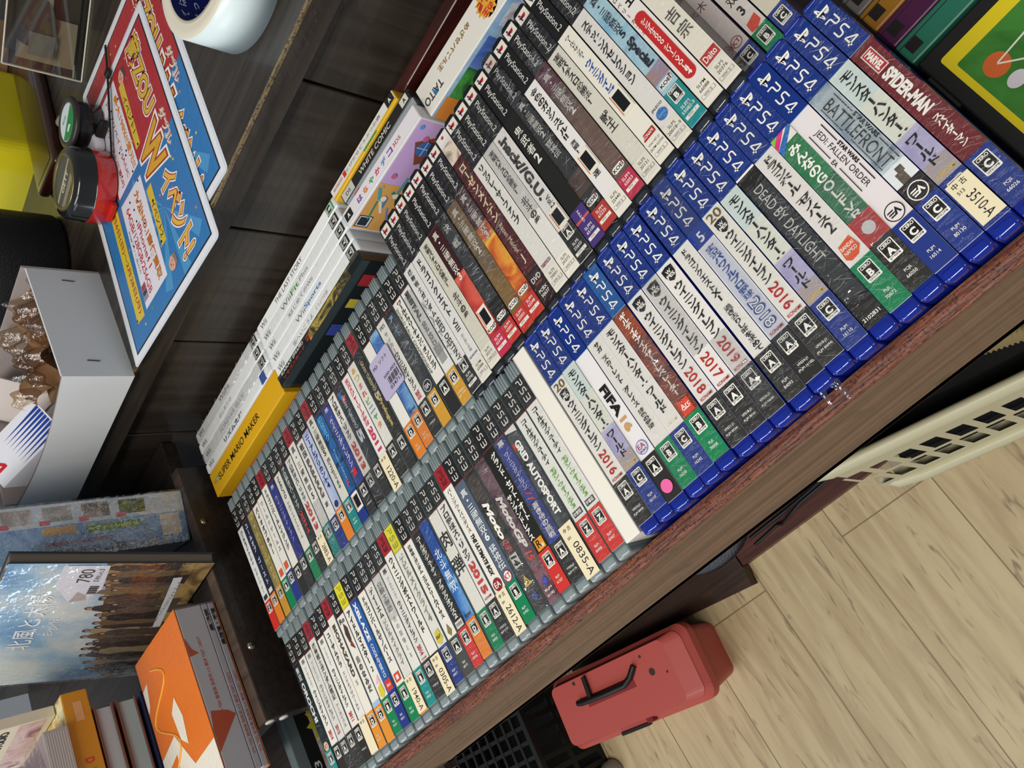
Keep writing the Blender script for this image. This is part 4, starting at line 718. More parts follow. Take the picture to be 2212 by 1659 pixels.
# ================================================================== TRAY, SHELVES, WALLS
RED = wood('stained_red_edge', '4a1d10', '86482b', (36, 420, 420), .45, (520, .36, '34150d'), .2, .5)
BRN = wood('brown_face', '5a3b2a', '84614a', (4, 40, 110), .5, (26, .27, '46301f'), .1, .12)
DRK = wood('dark_panel', '1d1613', '2e2420', (6, 120, 160), .5, None, .15, .15)
INR = wood('inner_red', '2a0d0b', '4a1a14', (8, 80, 80), .4, None, .3, .1)
PLK = wood('grey_brown_plank', '262019', '383029', (70, 40, 5), .45, None, .15, .12)
t = thing('display_tray', 'shallow wooden tray with red-brown rim holding the game cases', 'display tray', (-330, 212, -930))
g = 930; ox, oy = 330, -212
def part(name, x0, x1, y0, y1, z0, z1, m, bev=0.0, par=None, seg=1):
    b = MB(); b.box(x0 + ox, x1 + ox, y0 + oy, y1 + oy, z0 + g, z1 + g, m, bev, seg); return b.build(name, par or t)
part('front_rail', -762, 400, -20, -8.8, -150, -13, BRN, .6)
b = MB(); N = 260
def rim(a, q):
    x = -762 + 1162 * a; jj = .7 * math.sin(x * .9) + .5 * math.sin(x * .33 + 1) + .4 * math.sin(x * 2.3)
    yy = [-20.3 - .25 * jj, -20.0, -14, -9.4 + .2 * jj, -8.6][int(round(q * 4))]; zz = [-15.5 + .5 * jj, -12.8 + .2 * jj, -12.2 + .3 * jj, -12.6 + .3 * jj, -17][int(round(q * 4))]
    return (x + ox, yy + oy, zz + g)
b.sheet(rim, N, 4, RED, False); b.build('rim_edge', t)['label'] = 'rough red-brown rim edge'
part('back_rail', -774, 400, 441.4, 455, -150, -13, INR, .8)
part('end_rail', -774, -763.2, -20, 441, -150, -26, INR, .5)
part('base_board', -774, 400, -20, 455, -150, -137.5, DRK)
part('shelf_side', 380, 400, 80, 455, -905, -150, DRK)
part('shelf_side', -786, -766, 190, 455, -905, -150, DRK)
part('lower_board', -1460, -768, 146, 455, -930, -905, DRK)
part('lower_board', -766, 400, 74, 455, -930, -905, wood('red_plinth', '3a1510', '5e2a1c', (5, 90, 90), .5, None, .1, .15), .8)

struct_o = MB()
xs = [-1520, -1300, -1130, -955, -792, -628, -464.5, -296, -130, 40, 210, 400]
for a, b_ in zip(xs, xs[1:]): struct_o.box(a + 1.3, b_ - 1.3, 458, 476, -930, 79, PLK, 1.0, 1)
struct_o.box(-1520, 400, 474, 480, -930, 79, plain('0b0908', .9))
struct(struct_o.build('wall_back', None, (0, 0, 0)))
SHF = wood('shelf_board', '241e19', '3a322a', (9, 90, 120), .38, None, .25, .12)
t2 = thing('wall_shelf', 'dark wooden shelf with worn front edge above the tray', 'shelf', (-500, 445, 79))
m = MB(); m.box(-1020, 900, 0, 800, 0, 27, SHF, .5, 1); m.build('shelf_board', t2)
m = MB(); m.box(-1020, 900, -1.0, 1.6, 23.2, 27.3, wood('worn_edge', '54442f', '8c7a58', (60, 500, 500), .5, (600, .36, '2e241a')), .8, 2); m.build('front_edge', t2)['label'] = 'pale worn front edge'
# floor
m, nt, b = nodes_of('vinyl_planks'); L = nt.links.new
tc = nt.nodes.new('ShaderNodeTexCoord'); mp = nt.nodes.new('ShaderNodeMapping'); mp.inputs['Rotation'].default_value = (0, 0, math.radians(90)); mp.inputs['Location'].default_value = (0.02, .053, 0)
br = nt.nodes.new('ShaderNodeTexBrick'); br.inputs['Scale'].default_value = 1; br.inputs['Brick Width'].default_value = 40.0; br.inputs['Row Height'].default_value = .179; br.inputs['Mortar Size'].default_value = .0012
br.inputs['Color1'].default_value = lin('c6b085'); br.inputs['Color2'].default_value = lin('b79f76'); br.inputs['Mortar'].default_value = lin('8a7858')
L(tc.outputs['Object'], mp.inputs[0]); L(mp.outputs[0], br.inputs['Vector'])
mp2 = nt.nodes.new('ShaderNodeMapping'); mp2.inputs['Scale'].default_value = (26, 2.6, 1); n = nt.nodes.new('ShaderNodeTexNoise'); n.inputs['Scale'].default_value = 1.6; n.inputs['Detail'].default_value = 8; n.inputs['Distortion'].default_value = .8
r = nt.nodes.new('ShaderNodeValToRGB'); r.color_ramp.elements[0].position = .36; r.color_ramp.elements[0].color = lin('b39c78'); r.color_ramp.elements[1].position = .6; r.color_ramp.elements[1].color = lin('dac79d')
mx = nt.nodes.new('ShaderNodeMix'); mx.data_type = 'RGBA'; mx.blend_type = 'MIX'; mx.inputs[0].default_value = .55
L(tc.outputs['Object'], mp2.inputs[0]); L(mp2.outputs[0], n.inputs['Vector']); L(n.outputs[0], r.inputs[0]); L(br.outputs[0], mx.inputs[6]); L(r.outputs[0], mx.inputs[7])
mp3 = nt.nodes.new('ShaderNodeMapping'); mp3.inputs['Scale'].default_value = (60, 9, 1); n3 = nt.nodes.new('ShaderNodeTexNoise'); n3.inputs['Scale'].default_value = 1; n3.inputs['Detail'].default_value = 6; n3.inputs['Distortion'].default_value = 1.5
r3 = nt.nodes.new('ShaderNodeValToRGB'); r3.color_ramp.elements[0].position = .6; r3.color_ramp.elements[0].color = (0, 0, 0, 1); r3.color_ramp.elements[1].position = .72; r3.color_ramp.elements[1].color = (.75, .75, .75, 1)
mx3 = nt.nodes.new('ShaderNodeMix'); mx3.data_type = 'RGBA'; mx3.inputs[7].default_value = lin('6e5a42')
L(tc.outputs['Object'], mp3.inputs[0]); L(mp3.outputs[0], n3.inputs['Vector']); L(n3.outputs[0], r3.inputs[0]); L(r3.outputs[0], mx3.inputs[0]); L(mx.outputs[2], mx3.inputs[6])
mx4 = nt.nodes.new('ShaderNodeMix'); mx4.data_type = 'RGBA'; L(br.outputs['Fac'], mx4.inputs[0]); L(mx3.outputs[2], mx4.inputs[6]); mx4.inputs[7].default_value = lin('85724f')
L(mx4.outputs[2], b.inputs['Base Color']); b.inputs['Roughness'].default_value = .5
FLM = m
m = MB(); m.box(-2400, 900, -900, 470, -12, 0, FLM); struct(m.build('floor', None, (0, 0, -930)))

# left cabinet that carries the books
t = thing('side_cabinet', 'dark wooden side cabinet with screws left of the tray', 'cabinet', (-1150, 250, -930))
ox, oy = 1150, -250
part('side_panel', -808, -790, 91, 405, -148, 28, DRK, 1.0)
part('top_board', -1500, -808.4, 91, 455, 10, 27.4, DRK, .5)
part('panel_edge', -808, -790.2, 91, 405, 27.6, 28.6, wood('edge_band', '3e322a', '5c4c40', (9, 60, 60), .5))
part('lower_shelf', -1500, -790, -25, 455, -166, -148, DRK, .5)
part('far_panel', -1500, -1482, 120, 455, -930, 10, DRK)
part('lower_panel', -812, -790, 215, 455, -905, -166, DRK)
for y, z in ((329, 18.6), (171, 16)):
    s = MB(); s.lathe([(0, 2.6), (2.4, 2.3), (4.2, 1.0), (4.4, 0)], plain('a89a70' if y > 300 else 'b4b0a0', .3, .9), 20)
    s.box(-2.6, 2.6, -.45, .45, 2.3, 2.75, plain('2a2620', .6)); s.box(-.45, .45, -2.6, 2.6, 2.3, 2.75, plain('2a2620', .6))
    s.v = [Vector((v.z, v.y, -v.x)) + Vector((-790 + ox, y + oy, z + g)) for v in s.v]; s.build('screw', t)
for y, z in ((90.0, 20), (90.4, 4)):
    s = MB(); s.lathe([(0, 1.5), (4.6, 1.3), (5, .6), (5, 0)], plain('dcdad2', .6), 20); s.v = [Vector((v.x, -v.z, v.y)) + Vector((-799 + ox, 91 + oy, z + g)) for v in s.v]; s.build('felt_pad', t)
# ================================================================== UPPER SHELF
def sign(loc, lab, full):
    t = thing('laminated_sign', lab, 'sign', loc, -97.4, 'laminated event signs')
    m = MB(); m.rrect(-3, 306, -213, 3, 5, .2, plain('dfe3ea', .2, 0, .6)); m.rrect(-3, 306, -213, 3, 5, 0, plain('dfe3ea', .2)); m.build('laminate_pouch', t)['label'] = 'clear glossy laminate border'
    m = MB(); z = .3; G = lambda c: ink(c, True)
    m.rect(0, 303, -210, 0, z, G('e9edf6')); m.rect(7, 296, -203, -7, z + .05, G('1b1b20')); m.rect(9, 294, -201, -9, z + .1, G('2f78b8'))
    m.poly([(9, -9), (150, -9), (152, -22), (128, -96), (134, -150), (98, -170), (104, -201), (9, -201)], z + .15, G('b02a32'))
    for k in range(7):
        a = math.radians(-150 + k * 30); m.poly([(210, -70), (210 + 84 * math.cos(a), max(-200, min(-10, -70 + 84 * math.sin(a)))), (210 + 84 * math.cos(a + .2), max(-200, min(-10, -70 + 84 * math.sin(a + .2))))], z + .12, G('4a96cc'))
    for k in range(60): x, y = R_.uniform(14, 288), -R_.uniform(12, 196); m.poly([(x, y), (x + 3, y + 1), (x + 2.4, y + 3.4), (x - .4, y + 2.4)], z + .2, G(R_.choice(['e0883a', '58a848', 'd8506a', '4a78c8', 'e0c040'])))
    def T(s, x, y, L, h, c, oc, d=.05):
        for kk, (cc, bo) in enumerate((('f4f2ee', .12), (oc, .07), (c, .03))): m.text(s, x, y, 1, 0, L, h, z + .25 + .05 * kk, G(cc), bo, ref=.03)
    T('蔵', 14, -38, 28, 30, 'd8b43a', '9a2a20'); T('ZOU', 44, -40, 66, 24, 'd8b43a', '9a2a20'); T('ダブル', 124, -24, 46, 12, 'e8d8c0', 'a82a28'); T('W', 122, -60, 52, 46, 'dca52a', '9a2a20'); T('イベント!', 184, -48, 98, 30, 'e4b84a', 'b03a28')
    if full:
        m.poly([(14, -92), (133, -92), (133, -150), (14, -148)], z + .2, G('e6e4ee')); m.poly([(146, -95), (270, -100), (270, -158), (142, -151)], z + .2, G('e6e4ee'))
        m.poly([(32, -74), (119, -77), (119, -88), (32, -86)], z + .2, G('dcbb3a')); m.poly([(170, -80), (240, -83), (240, -94), (170, -92)], z + .2, G('dcbb3a')); m.text('イベント1', 50, -81, 1, 0, 50, 8, z + .3, G('2a2418'), .01); m.text('イベント2', 188, -87, 1, 0, 44, 8, z + .3, G('2a2418'), .01)
        m.text('最大198%!!還元!!', 30, -100, 1, 0, 100, 10, z + .3, G('d8862a'), .03); m.text('JCBプリペイド/JA/UC', 20, -118, 1, 0, 108, 8, z + .3, G('a82a38'), .012); m.text('JTBナイスギフト/三菱UFJ', 20, -133, 1, 0, 108, 8, z + .3, G('a82a38'), .012)
        m.text('九州NO.1高価買取', 152, -113, 1, 0, 112, 12, z + .3, G('c8742a'), .035); m.text('iPhone11', 184, -126, 1, 0, 56, 8, z + .3, G('c03038'), .012); m.text('64GB/128GB/256GB', 154, -139, 1, 0, 108, 9, z + .3, G('c03038'), .012); m.text('※SIMフリー品のみ', 176, -149, 1, 0, 56, 4, z + .3, G('8a8a98'))
        m.rect(243, 262, -157, -146, z + .32, G('9a8a9c')); m.rect(244, 250, -156, -147, z + .34, G('b0303c')); m.rect(251, 256, -156, -147, z + .34, G('2a3a4a'))
        m.poly([(86, -160), (272, -165), (270, -184), (86, -178)], z + .2, G('dcc234')); m.text('2022年2月6日(日)〜2月28日(月)', 92, -171.5, 1, 0, 172, 9, z + .3, G('b02a32'), .014)
        # two generic round faces
        for fx, fy, hc in ((27, -74, '4a4a4c'), (268, -84, '8a7a70')):
            m.disc(fx, fy, 8, z + .4, G('e0a890'), 20); m.poly([(fx - 8, fy + 2), (fx - 6, fy + 9), (fx + 5, fy + 9.6), (fx + 8.4, fy + 2), (fx + 3, fy + 5)], z + .42, G(hc)); m.disc(fx - 2.6, fy, .8, z + .44, G('2a2020'), 8); m.disc(fx + 2.6, fy, .8, z + .44, G('2a2020'), 8); m.poly([(fx - 2.6, fy - 3), (fx + 2.6, fy - 3), (fx, fy - 4.6)], z + .44, G('8a3030'))
    m.build('printed_sheet', t)
sign((-352, 748, 106.1), 'red and blue laminated sign, partly hidden under another sign', False)
sign((-399, 714, 107.4), 'topmost red and blue laminated sign with yellow lettering on shelf', True)
t = thing('cable_tie', 'black cable tie across the laminated sign', 'cable tie', (-450, 720, 109))
m = MB(); m.tube([(-28, 34, .8), (-37, 14, 1.6), (-48, -6, 2.2), (-70, -40, 2.4), (-95, -76, 2.2), (-117, -100, 1.6), (-143, -112, 1.0)], 2.1, plain('161617', .35), 8, True, .45); m.build('strap', t)
m = MB(); m.box(-46, -36, -2, 6, .2, 4.6, plain('161617', .35), .8, 1); m.build('locking_head', t)

t = thing('tape_roll', 'large roll of white tape with blue core label on shelf', 'tape', (-263, 548, 106))
m = MB(); m.lathe([(52, 0), (67, 0), (67, 42), (57, 42)], plain('dfeef0', .35, 0, .2), 64); m.build('tape_winding', t)
m = MB(); m.lathe([(67.05, 41.3), (66, 42.3), (60, 42.5), (55, 42.2)], plain('dcd6c4', .6), 64); m.build('winding_edge', t)['label'] = 'cream side of the winding'
m = MB(); m.lathe([(55.2, 42.4), (55.2, 0), (52, 0), (52, 42.6), (55.2, 42.4)], plain('d8d0bc', .6), 64); m.lathe([(51.9, 42.2), (51.9, .4)], plain('14206a', .4), 64); core = m.build('cardboard_core', t)
m = MB()
for row, s in enumerate(['貼ってはがせる養生テープ', 'ってはがせる養生テープ貼', 'はがせる養生テープ貼って']):
    for k in range(22):
        ch = s[k % len(s)]; v, f, bb = outline(ch, .02); a0 = -6.28318 * k / 22
        m.add([((51.7) * math.cos(a0 - (x - .5) * .2), 51.7 * math.sin(a0 - (x - .5) * .2), 5 + row * 12 + y * 8) for x, y in v], f, ink('c8cce0'))
m.build('core_lettering', core)

# two reels of tape lying on the sign
t = thing('tape_reel', 'small black reel with green and white round label', 'tape', (-556, 712, 109.2))
m = MB(); m.lathe([(0, 0), (24, 0), (25, 2), (25, 24), (23, 26)], plain('121214', .3, 0, .4), 40); m.lathe([(25, 24), (28, 25), (28, 29), (22, 30), (21, 29)], plain('33312e', .35), 40); m.box(-14, 30, -30, -24, 0, 9, plain('18181a', .4), 2, 2); m.build('reel_body', t)
m = MB(); m.disc(0, 0, 21.4, 29.2, plain('b9b4a0', .4), 36); m.disc(0, 0, 20, 29.3, ink('d5dde2'), 36); m.poly([(20 * math.cos(a / 20 * 3.1416 + 3.5), 20 * math.sin(a / 20 * 3.1416 + 3.5)) for a in range(21)], 29.4, ink('1f8a44')); m.text('eco', -10, 8, 1, 0, 12, 4, 29.5, ink('6aa888')); m.poly([(-6, -8), (2, -6), (6, -11), (-4, -12)], 29.5, ink('e8ece8')); m.build('round_label', t)
t = thing('tape_measure', 'round black and red tape measure with gold dial', 'tape measure', (-583, 642, 109.2))
m = MB(); m.lathe([(0, 0), (38, 0), (40, 2), (40, 20)], plain('c01f1c', .3, 0, .6), 48); m.box(-10, 14, -45, -38, 0, 6, plain('c01f1c', .35), 1.2, 2); m.build('red_half', t)
m = MB(); m.lathe([(40, 20), (39, 21), (38.6, 36), (36, 40), (30, 41)], plain('17181a', .22, 0, .7), 48); m.build('black_half', t)
m = MB(); m.lathe([(31, 41), (30, 42.4), (28, 42), (27, 40.6)], plain('8a7c50', .3, .7), 40); m.disc(0, 0, 28, 40.8, plain('4a4632', .3, .2, .5), 40); m.poly([(-26, -6), (26, 6), (26, 9), (-26, -2)], 40.9, ink('b9ae88')); m.poly([(-22, -16), (20, -8), (20, -18), (-14, -22)], 40.9, ink('8a8468')); m.text('GETT', -10, -6, .97, .22, 26, 7, 41.0, ink('d8d4c0'), .02); m.build('dial', t)
t = thing('bottle_cap', 'white round cap between the reel and the tape measure', 'cap', (-562, 683, 109.2))
m = MB(); m.lathe([(0, 0), (14, 0), (15, 1.5), (15, 9), (12, 10.5), (0, 10.5)], plain('dcdbe4', .35), 32); m.build('cap_body', t)
# tubular clear cap
t = thing('plastic_scoop', 'small clear plastic tube by the display box', 'tube', (-590, 765, 107))
m = MB(); m.tube([(-22, 26, 8), (-8, 12, 9), (10, -8, 9), (22, -20, 9)], [6, 9, 11, 11], plain('b9bac0', .25, 0, .5, .5), 14); m.build('tube_body', t)
# clear display box
t = thing('display_box', 'clear upright plastic display box with papers inside, back of the shelf', 'display box', (-552, 792, 106), 29.7)
clr = film('clear_box', 'd8d6cc', .10, .05, 6, .1)
m = MB(); m.box(0, 165, 0, 30, 0, 82, clr); m.build('box_walls', t)
m = MB()
for x, y in ((0, 0), (0, 30), (165, 0), (165, 30)): m.tube([(x, y, 0.8), (x, y, 82)], 1.1, plain('c9c6b4', .15, 0, 1), 6)
for y in (0, 30):
    for z_ in (.9, 82): m.tube([(0, y, z_), (165, y, z_)], 1.1, plain('c9c6b4', .15, 0, 1), 6)
m.build('box_edges', t)
m = MB(); W_ = lambda x0, x1, z0, z1, y, c: m.box(x0, x1, y, y + .5, z0, z1, plain(c, .6))
W_(16, 150, 3, 78, 22, '5c554e'); W_(10, 60, 6, 66, 16, 'b9b09c'); W_(34, 160, 34, 50, 12, 'b9b298'); W_(50, 120, 50, 68, 14, '9c5c4a'); W_(16, 40, 30, 56, 9, '8a9498')
vs_ = [(52 + 28 * math.cos(a * .2618), 10, 54 + 24 * math.sin(a * .2618)) for a in range(24)]; m.add(vs_, [tuple(range(24))], plain('57524a', .6)); m.build('paper_insert', t)
t = thing('carton', 'plain tan cardboard carton at the back of the shelf', 'carton', (-740, 1100, 106), -58)
m = MB(); m.box(-60, 60, -55, 55, 0, 60, plain('b08a5c', .7), 1.5, 2); m.build('carton_body', t)
t = thing('amber_tray', 'dark amber translucent plastic tray behind the tape reels', 'tray', (-664, 880, 106), -10)
m = MB(); m.box(-34, 38, -112, 104, 0, 14, plain('3a1a0e', .15, 0, .8, .2), 5, 3, True); m.box(-28, 32, -104, 98, 10, 14.6, plain('271009', .2, 0, .6), 4, 3, True); m.build('tray_body', t)
t = thing('storage_tub', 'bright yellow plastic tub with rounded corners', 'tub', (-806, 940, 106))
m = MB(); yl = plain('ecdc20', .35, 0, .3)
def rr(x0, x1, y0, y1, r, n=6):
    p = []
    for cx, cy, a in ((x1 - r, y1 - r, 0), (x0 + r, y1 - r, 90), (x0 + r, y0 + r, 180), (x1 - r, y0 + r, 270)): p += [(cx + r * math.cos(math.radians(a + 90 * i / n)), cy + r * math.sin(math.radians(a + 90 * i / n))) for i in range(n + 1)]
    return p
def tub(m, o, i_, h, floor_, mat):
    n = len(o); vs = [(x, y, 0) for x, y in o] + [(x, y, h) for x, y in o] + [(x, y, h) for x, y in i_] + [(x, y, floor_) for x, y in i_]
    m.add(vs, [(q * n + i, q * n + (i + 1) % n, (q + 1) * n + (i + 1) % n, (q + 1) * n + i) for q in range(3) for i in range(n)], mat, False)
    m.add(vs, [tuple(range(n))[::-1], tuple(range(3 * n, 4 * n))], mat)
tub(m, rr(-98, 103, -90, 90, 18), rr(-90, 95, -82, 82, 14), 92, 60, yl); m.build('tub_body', t)
m = MB(); m.box(-60, 40, -40, 40, 60.2, 84, plain('c04a30', .5), 3, 2); m.build('tub_content', t)['label'] = 'red object inside'
t = thing('zip_pouch', 'black mesh hard pouch with zip behind the white carton', 'pouch', (-770, 700, 106))
msh = plain('131417', .5, bump=(900, .6, .002))
m = MB(); m.lathe([(0, 0), (66, 0), (70, 6), (70, 96), (66, 112), (52, 124), (0, 132)], msh, 44); m.build('pouch_body', t)
m = MB(); m.lathe([(70.6, 92), (72.6, 94), (72.6, 98), (70.6, 100)], plain('0e0e10', .6), 44); m.build('zip_seam', t)
m = MB(); m.tube([(50, 48, 100), (58, 46, 104), (66, 40, 102), (72, 30, 92)], 3, plain('b9a684', .25, .8), 8); m.tube([(30, 60, 112), (20, 66, 128), (2, 66, 130), (-8, 62, 116)], 4.5, plain('1a1c1a', .5), 8); m.build('zip_pull', t)

# white carton holding bag and leaflets
t = thing('open_carton', 'open white cardboard carton with bag and leaflets on shelf edge', 'carton', (-775, 510, 106))
ow = plain('d6dade', .55); iw = plain('a49a98', .7)
m = MB()
def bow(a, b): return (114 - 226 * a - 0 * b, -72 - 14 * b * math.sin(a * 2.2) * a, 70 * b - 8 * b * math.sin(a * 3.14))
m.sheet(bow, 16, 6, ow); m.sheet(lambda a, b: (bow(a, b)[0], bow(a, b)[1] + 2.5, bow(a, b)[2]), 16, 6, iw); m.build('front_panel', t)
m = MB(); m.sheet(lambda a, b: (114 - 9 * b * 0, -72 + 150 * a, (70 + 4 * a) * b), 6, 3, ow); m.sheet(lambda a, b: (111, -70 + 148 * a, (70 + 4 * a) * b), 6, 3, ow); m.add([(111, -70, 70), (114, -72, 70), (114, 78, 74), (111, 78, 74)], [(0, 1, 2, 3)], ow); m.build('side_panel', t)
m = MB(); m.box(-112, 114, 78, 81, 0, 78, iw); m.box(-114, -111, -72, 81, 0, 76, iw); m.box(-112, 112, -72, 80, 0, 2, iw); m.build('rear_panels', t)
for y in (-52, 62): m = MB(); m.tube([(114.7, y, 30), (114.7, y + 1, 42)], .6, plain('6a5a48', .3, .9), 6); m.build('staple', t)
t = thing('paper_bag', 'brown paper wrapped in crumpled clear film inside the white carton', 'bag', (-720, 530, 108.4))
m = MB(); m.sheet(lambda a, b: (-48 + 96 * a, -44 + 96 * b, 56 + 9 * math.sin(a * 9 + b * 4) + 8 * math.sin(b * 11 - a * 5)), 22, 22, plain('7a5c40', .6), True); m.box(-46, 46, -42, 48, .2, 44, plain('7a5c40', .7)); m.build('brown_paper', t)
m = MB(); m.sheet(lambda a, b: (-52 + 104 * a, -48 + 104 * b, 66 + 8 * math.sin(a * 13 + b * 7) + 8 * math.sin(b * 17 - a * 6) + 4 * math.sin(a * 31 + b * 29)), 40, 40, film('bag_film', 'e6d8c4', .13, .05, 150, .8), True); m.build('clear_film', t)
t = thing('leaflet', 'white leaflet with blue rays and red numeral leaning in the carton', 'leaflet', (-835, 484, 108.3))
m = MB(); P0 = (58, 4, 36); 
def lf(a, b, d=0): return (52 - 92 * a, -20 + 44 * b - 10 * a, 34 + 40 * a + 20 * b + d)
m.sheet(lambda a, b: lf(a, b), 8, 4, plain('dfe0ea', .5)); m.sheet(lambda a, b: lf(a, b, -.5), 8, 4, plain('c8c8d0', .6)); m.add([lf(0, 0), lf(1, 0), (lf(1, 0)[0], lf(1, 0)[1], .2), (lf(0, 0)[0], lf(0, 0)[1], .2)], [(0, 1, 2, 3)], plain('dfe0ea', .5)); m.build('leaflet_sheet', t)
m = MB(); bl = ink('1c3f9a')
for k in range(8):
    b0 = .05 + k * .1; m.add([lf(0.02, b0, .4), lf(0.02, b0 + .08, .4), lf(.62, b0 + .02, .4)], [(0, 1, 2)], bl)
m.add([lf(.78, .3, .5), lf(.98, .3, .5), lf(.98, .38, .5), lf(.78, .38, .5)], [(0, 1, 2, 3)], ink('c8202c')); m.add([lf(.78, .38, .5), lf(.83, .5, .5), lf(.86, .46, .5), lf(.83, .38, .5)], [(0, 1, 2, 3)], ink('c8202c')); m.build('leaflet_print', t)
t = thing('leaflet', 'folded white price leaflet with red block at back of the carton', 'leaflet', (-842, 555, 108.3))
m = MB(); m.sheet(lambda a, b: (26 - 66 * a, -14 + 26 * b, 8 + 66 * b + 16 * math.sin(a * 2)), 8, 4, plain('d5ccc8', .6)); m.sheet(lambda a, b: (26 - 66 * a, -13.2 + 26 * b, .2 + 73 * b + 16 * math.sin(a * 2) * b), 8, 4, plain('c8c0bc', .6)); m.build('leaflet_sheet', t)

# ================================================================== BOOKS ON THE SIDE CABINET
lean = math.degrees(math.atan2(36, 191))
t = thing('photo_book', 'shrink-wrapped photo book with sky cover and white price sticker', 'book', (-903, 264, 34.5), 0, None, (-lean, 0, 0))
W, H = 268, 194
m = MB(); m.box(-W / 2 + 2, W / 2 - 2, 1.4, 12, 1.2, H - 1.2, plain('6a6258', .7, bump=(300, .3, .001))); m.build('page_block', t)
m = MB(); ck = plain('2c3038', .4)
m.box(-W / 2, W / 2, 12, 13.4, 0, H, ck); m.box(-W / 2, W / 2, 0, 1.3, 0, H, ck)
Q = lambda x0, x1, z0, z1, c, d=0: m.add([(x0, -.1 - d, z0), (x1, -.1 - d, z0), (x1, -.1 - d, z1), (x0, -.1 - d, z1)], [(0, 1, 2, 3)], ink(c, True))
Q(-W / 2, W / 2, 0, H, 'art9:4f8ac4:8fb8d6:d3dcdc:e6e6e0'); 
def VP(pts, c, d): m.add([(x, -.1 - d, z) for x, z in pts], [tuple(range(len(pts)))], ink(c, True))
VP([(-W / 2, 0), (W / 2, 0), (W / 2, 108), (90, 98), (20, 84), (-50, 70), (-110, 58), (-W / 2, 42)], 'art:8a6a3e:5c4630:a8864e:4a3a30', .1)
VP([(-W / 2, 20), (W / 2, 30), (W / 2, 0), (-W / 2, 0)], 'art30:9a7a48:b89a60:6a5030', .15)
for k in range(30):
    fx = 124 - k * 8.2 + R_.uniform(-4, 4); row = k % 2; hz = 107 - k * 1.4 - row * 14 + R_.uniform(-9, 7); hh = R_.uniform(52, 84); ww = R_.uniform(.8, 1.5); c = R_.choice(['33261f', '4a382c', 'a8926e', '7c664c', '3e322c', '5c4c3e', '6e5a3e', '54443c'])
    ln_ = R_.uniform(-4, 4); d = .2 + row * .1 + k * .002
    VP([(fx - 3 * ww, hz), (fx + 3 * ww, hz), (fx + 6 * ww, hz - 14), (fx + 4.4 * ww, hz - 34), (fx + 8 * ww + ln_, hz - hh), (fx - 7 * ww + ln_, hz - hh), (fx - 4 * ww, hz - 32), (fx - 6.4 * ww, hz - 14)], c, d)
    VP([(fx + ln_ * .3 + 3.3 * math.cos(a), hz + 4 + 4.4 * math.sin(a)) for a in [6.28 * q / 10 for q in range(10)]], R_.choice(['2a1e1a', '3a2a20', '4a3628']), d + .03); VP([(fx + ln_ * .3 + 1.9 * math.cos(a), hz + 3.2 + 2.6 * math.sin(a)) for a in [6.28 * q / 10 for q in range(10)]], 'c09480', d + .05)
def VT(s, x, z, L, h, c, bold=.01, d=.5):
    k0 = MB(); k0.text(s, x, 0, 1, 0, L, h, 0, ink(c, True), bold); m.add([(v.x, -.1 - d, z + v.y) for v in k0.v], k0.f, ink(c, True))
VT('北風と太陽', -46, 152, 122, 22, 'f4f8fa', .008, .6); VT('E-girls', -14, 128, 36, 11, 'f0f4f8', .0, .6)
m.build('cover', t)
m = MB(); 
VP([(W / 2 - 3, 146), (W / 2 - 3, 104), (84, 100), (62, 110), (58, 126), (92, 146)], 'e4e4ee', .7); VP([(58, 126), (62, 110), (71, 112), (79, 122)], 'b9aeb0', .8)
VT('780', 98, 122, 26, 13, '2a2a2c', .0, .9); VT('【税込】', 100, 110, 24, 5, '5a5a5c', 0, .9); 
for q in range(12): VP([(74 + q * 1.4, 104), (74 + q * 1.4 + (1 if q % 3 else .5), 104), (74 + q * 1.4 + (1 if q % 3 else .5), 113), (74 + q * 1.4, 113)], '1b1a19', .95)
m.build('price_sticker', t)['label'] = 'white price sticker with a curled corner'
m = MB(); m.sheet(lambda a, b: (-W / 2 - 1 + (W + 2) * a, -1.6 - .8 * math.sin(a * 17 + b * 11) * math.sin(b * 9), 1.2 + (H + .5) * b), 24, 24, MAT['film']); m.build('shrink_film', t)
m = MB(); VP([(104, 34), (106, 25), (-6, 14), (-8, 22)], 'dfe2e6', .7); VT('1stアルバム CD+フォトブック', 6, 24, 90, 4, '6a6a70', 0, .9); m.build('paper_strip', t)

t = thing('book_set', 'orange slipcase of grey language books lying flat', 'book', (-876, 145, 28.8), 0)
m = MB(); og = ink('df7220', True)
m.box(-66, 66, -92, 94, 0, .8, plain('b8602a', .5)); m.box(-66, 66, -92, 94, 44, 44.8, plain('c8641e', .5)); m.box(-67, -66, -92, 94, 0, 44.8, plain('c8641e', .5)); m.box(-66, 66, 93.4, 94.2, .8, 44, plain('7a7278', .5))
m.rect(-66, 66, -92, 94, 44.9, og); z = 45.0; wh = ink('e8e2d4', True)
m.poly([(-66, 60), (-50, 64), (-58, 40), (-66, 34)], z, wh); m.poly([(-66, -20), (-20, -10), (10, -52), (-10, -91), (-66, -91)], z + .1, wh); m.poly([(10, -52), (66, -48), (66, -91), (-10, -91)], z + .1, wh); m.poly([(-50, -34), (-26, -28), (-30, -50)], z + .3, ink('df7220')); m.poly([(-10, 10), (6, 22), (14, -2), (8, -30), (-6, -20)], z + .2, wh)
sw = [(-30 + 34 * math.sin(q * .55) * math.exp(-q * .03), 70 - q * 6.4, 45.3) for q in range(21)]
m.tube(sw, 1.3, ink('f0a840', True), 6); m.build('slipcase', t)
gz = [(1.2, 22.6, 'a9a5ab'), (23.2, 32.4, 'a39fa6'), (33, 43.6, 'a8a4aa')]
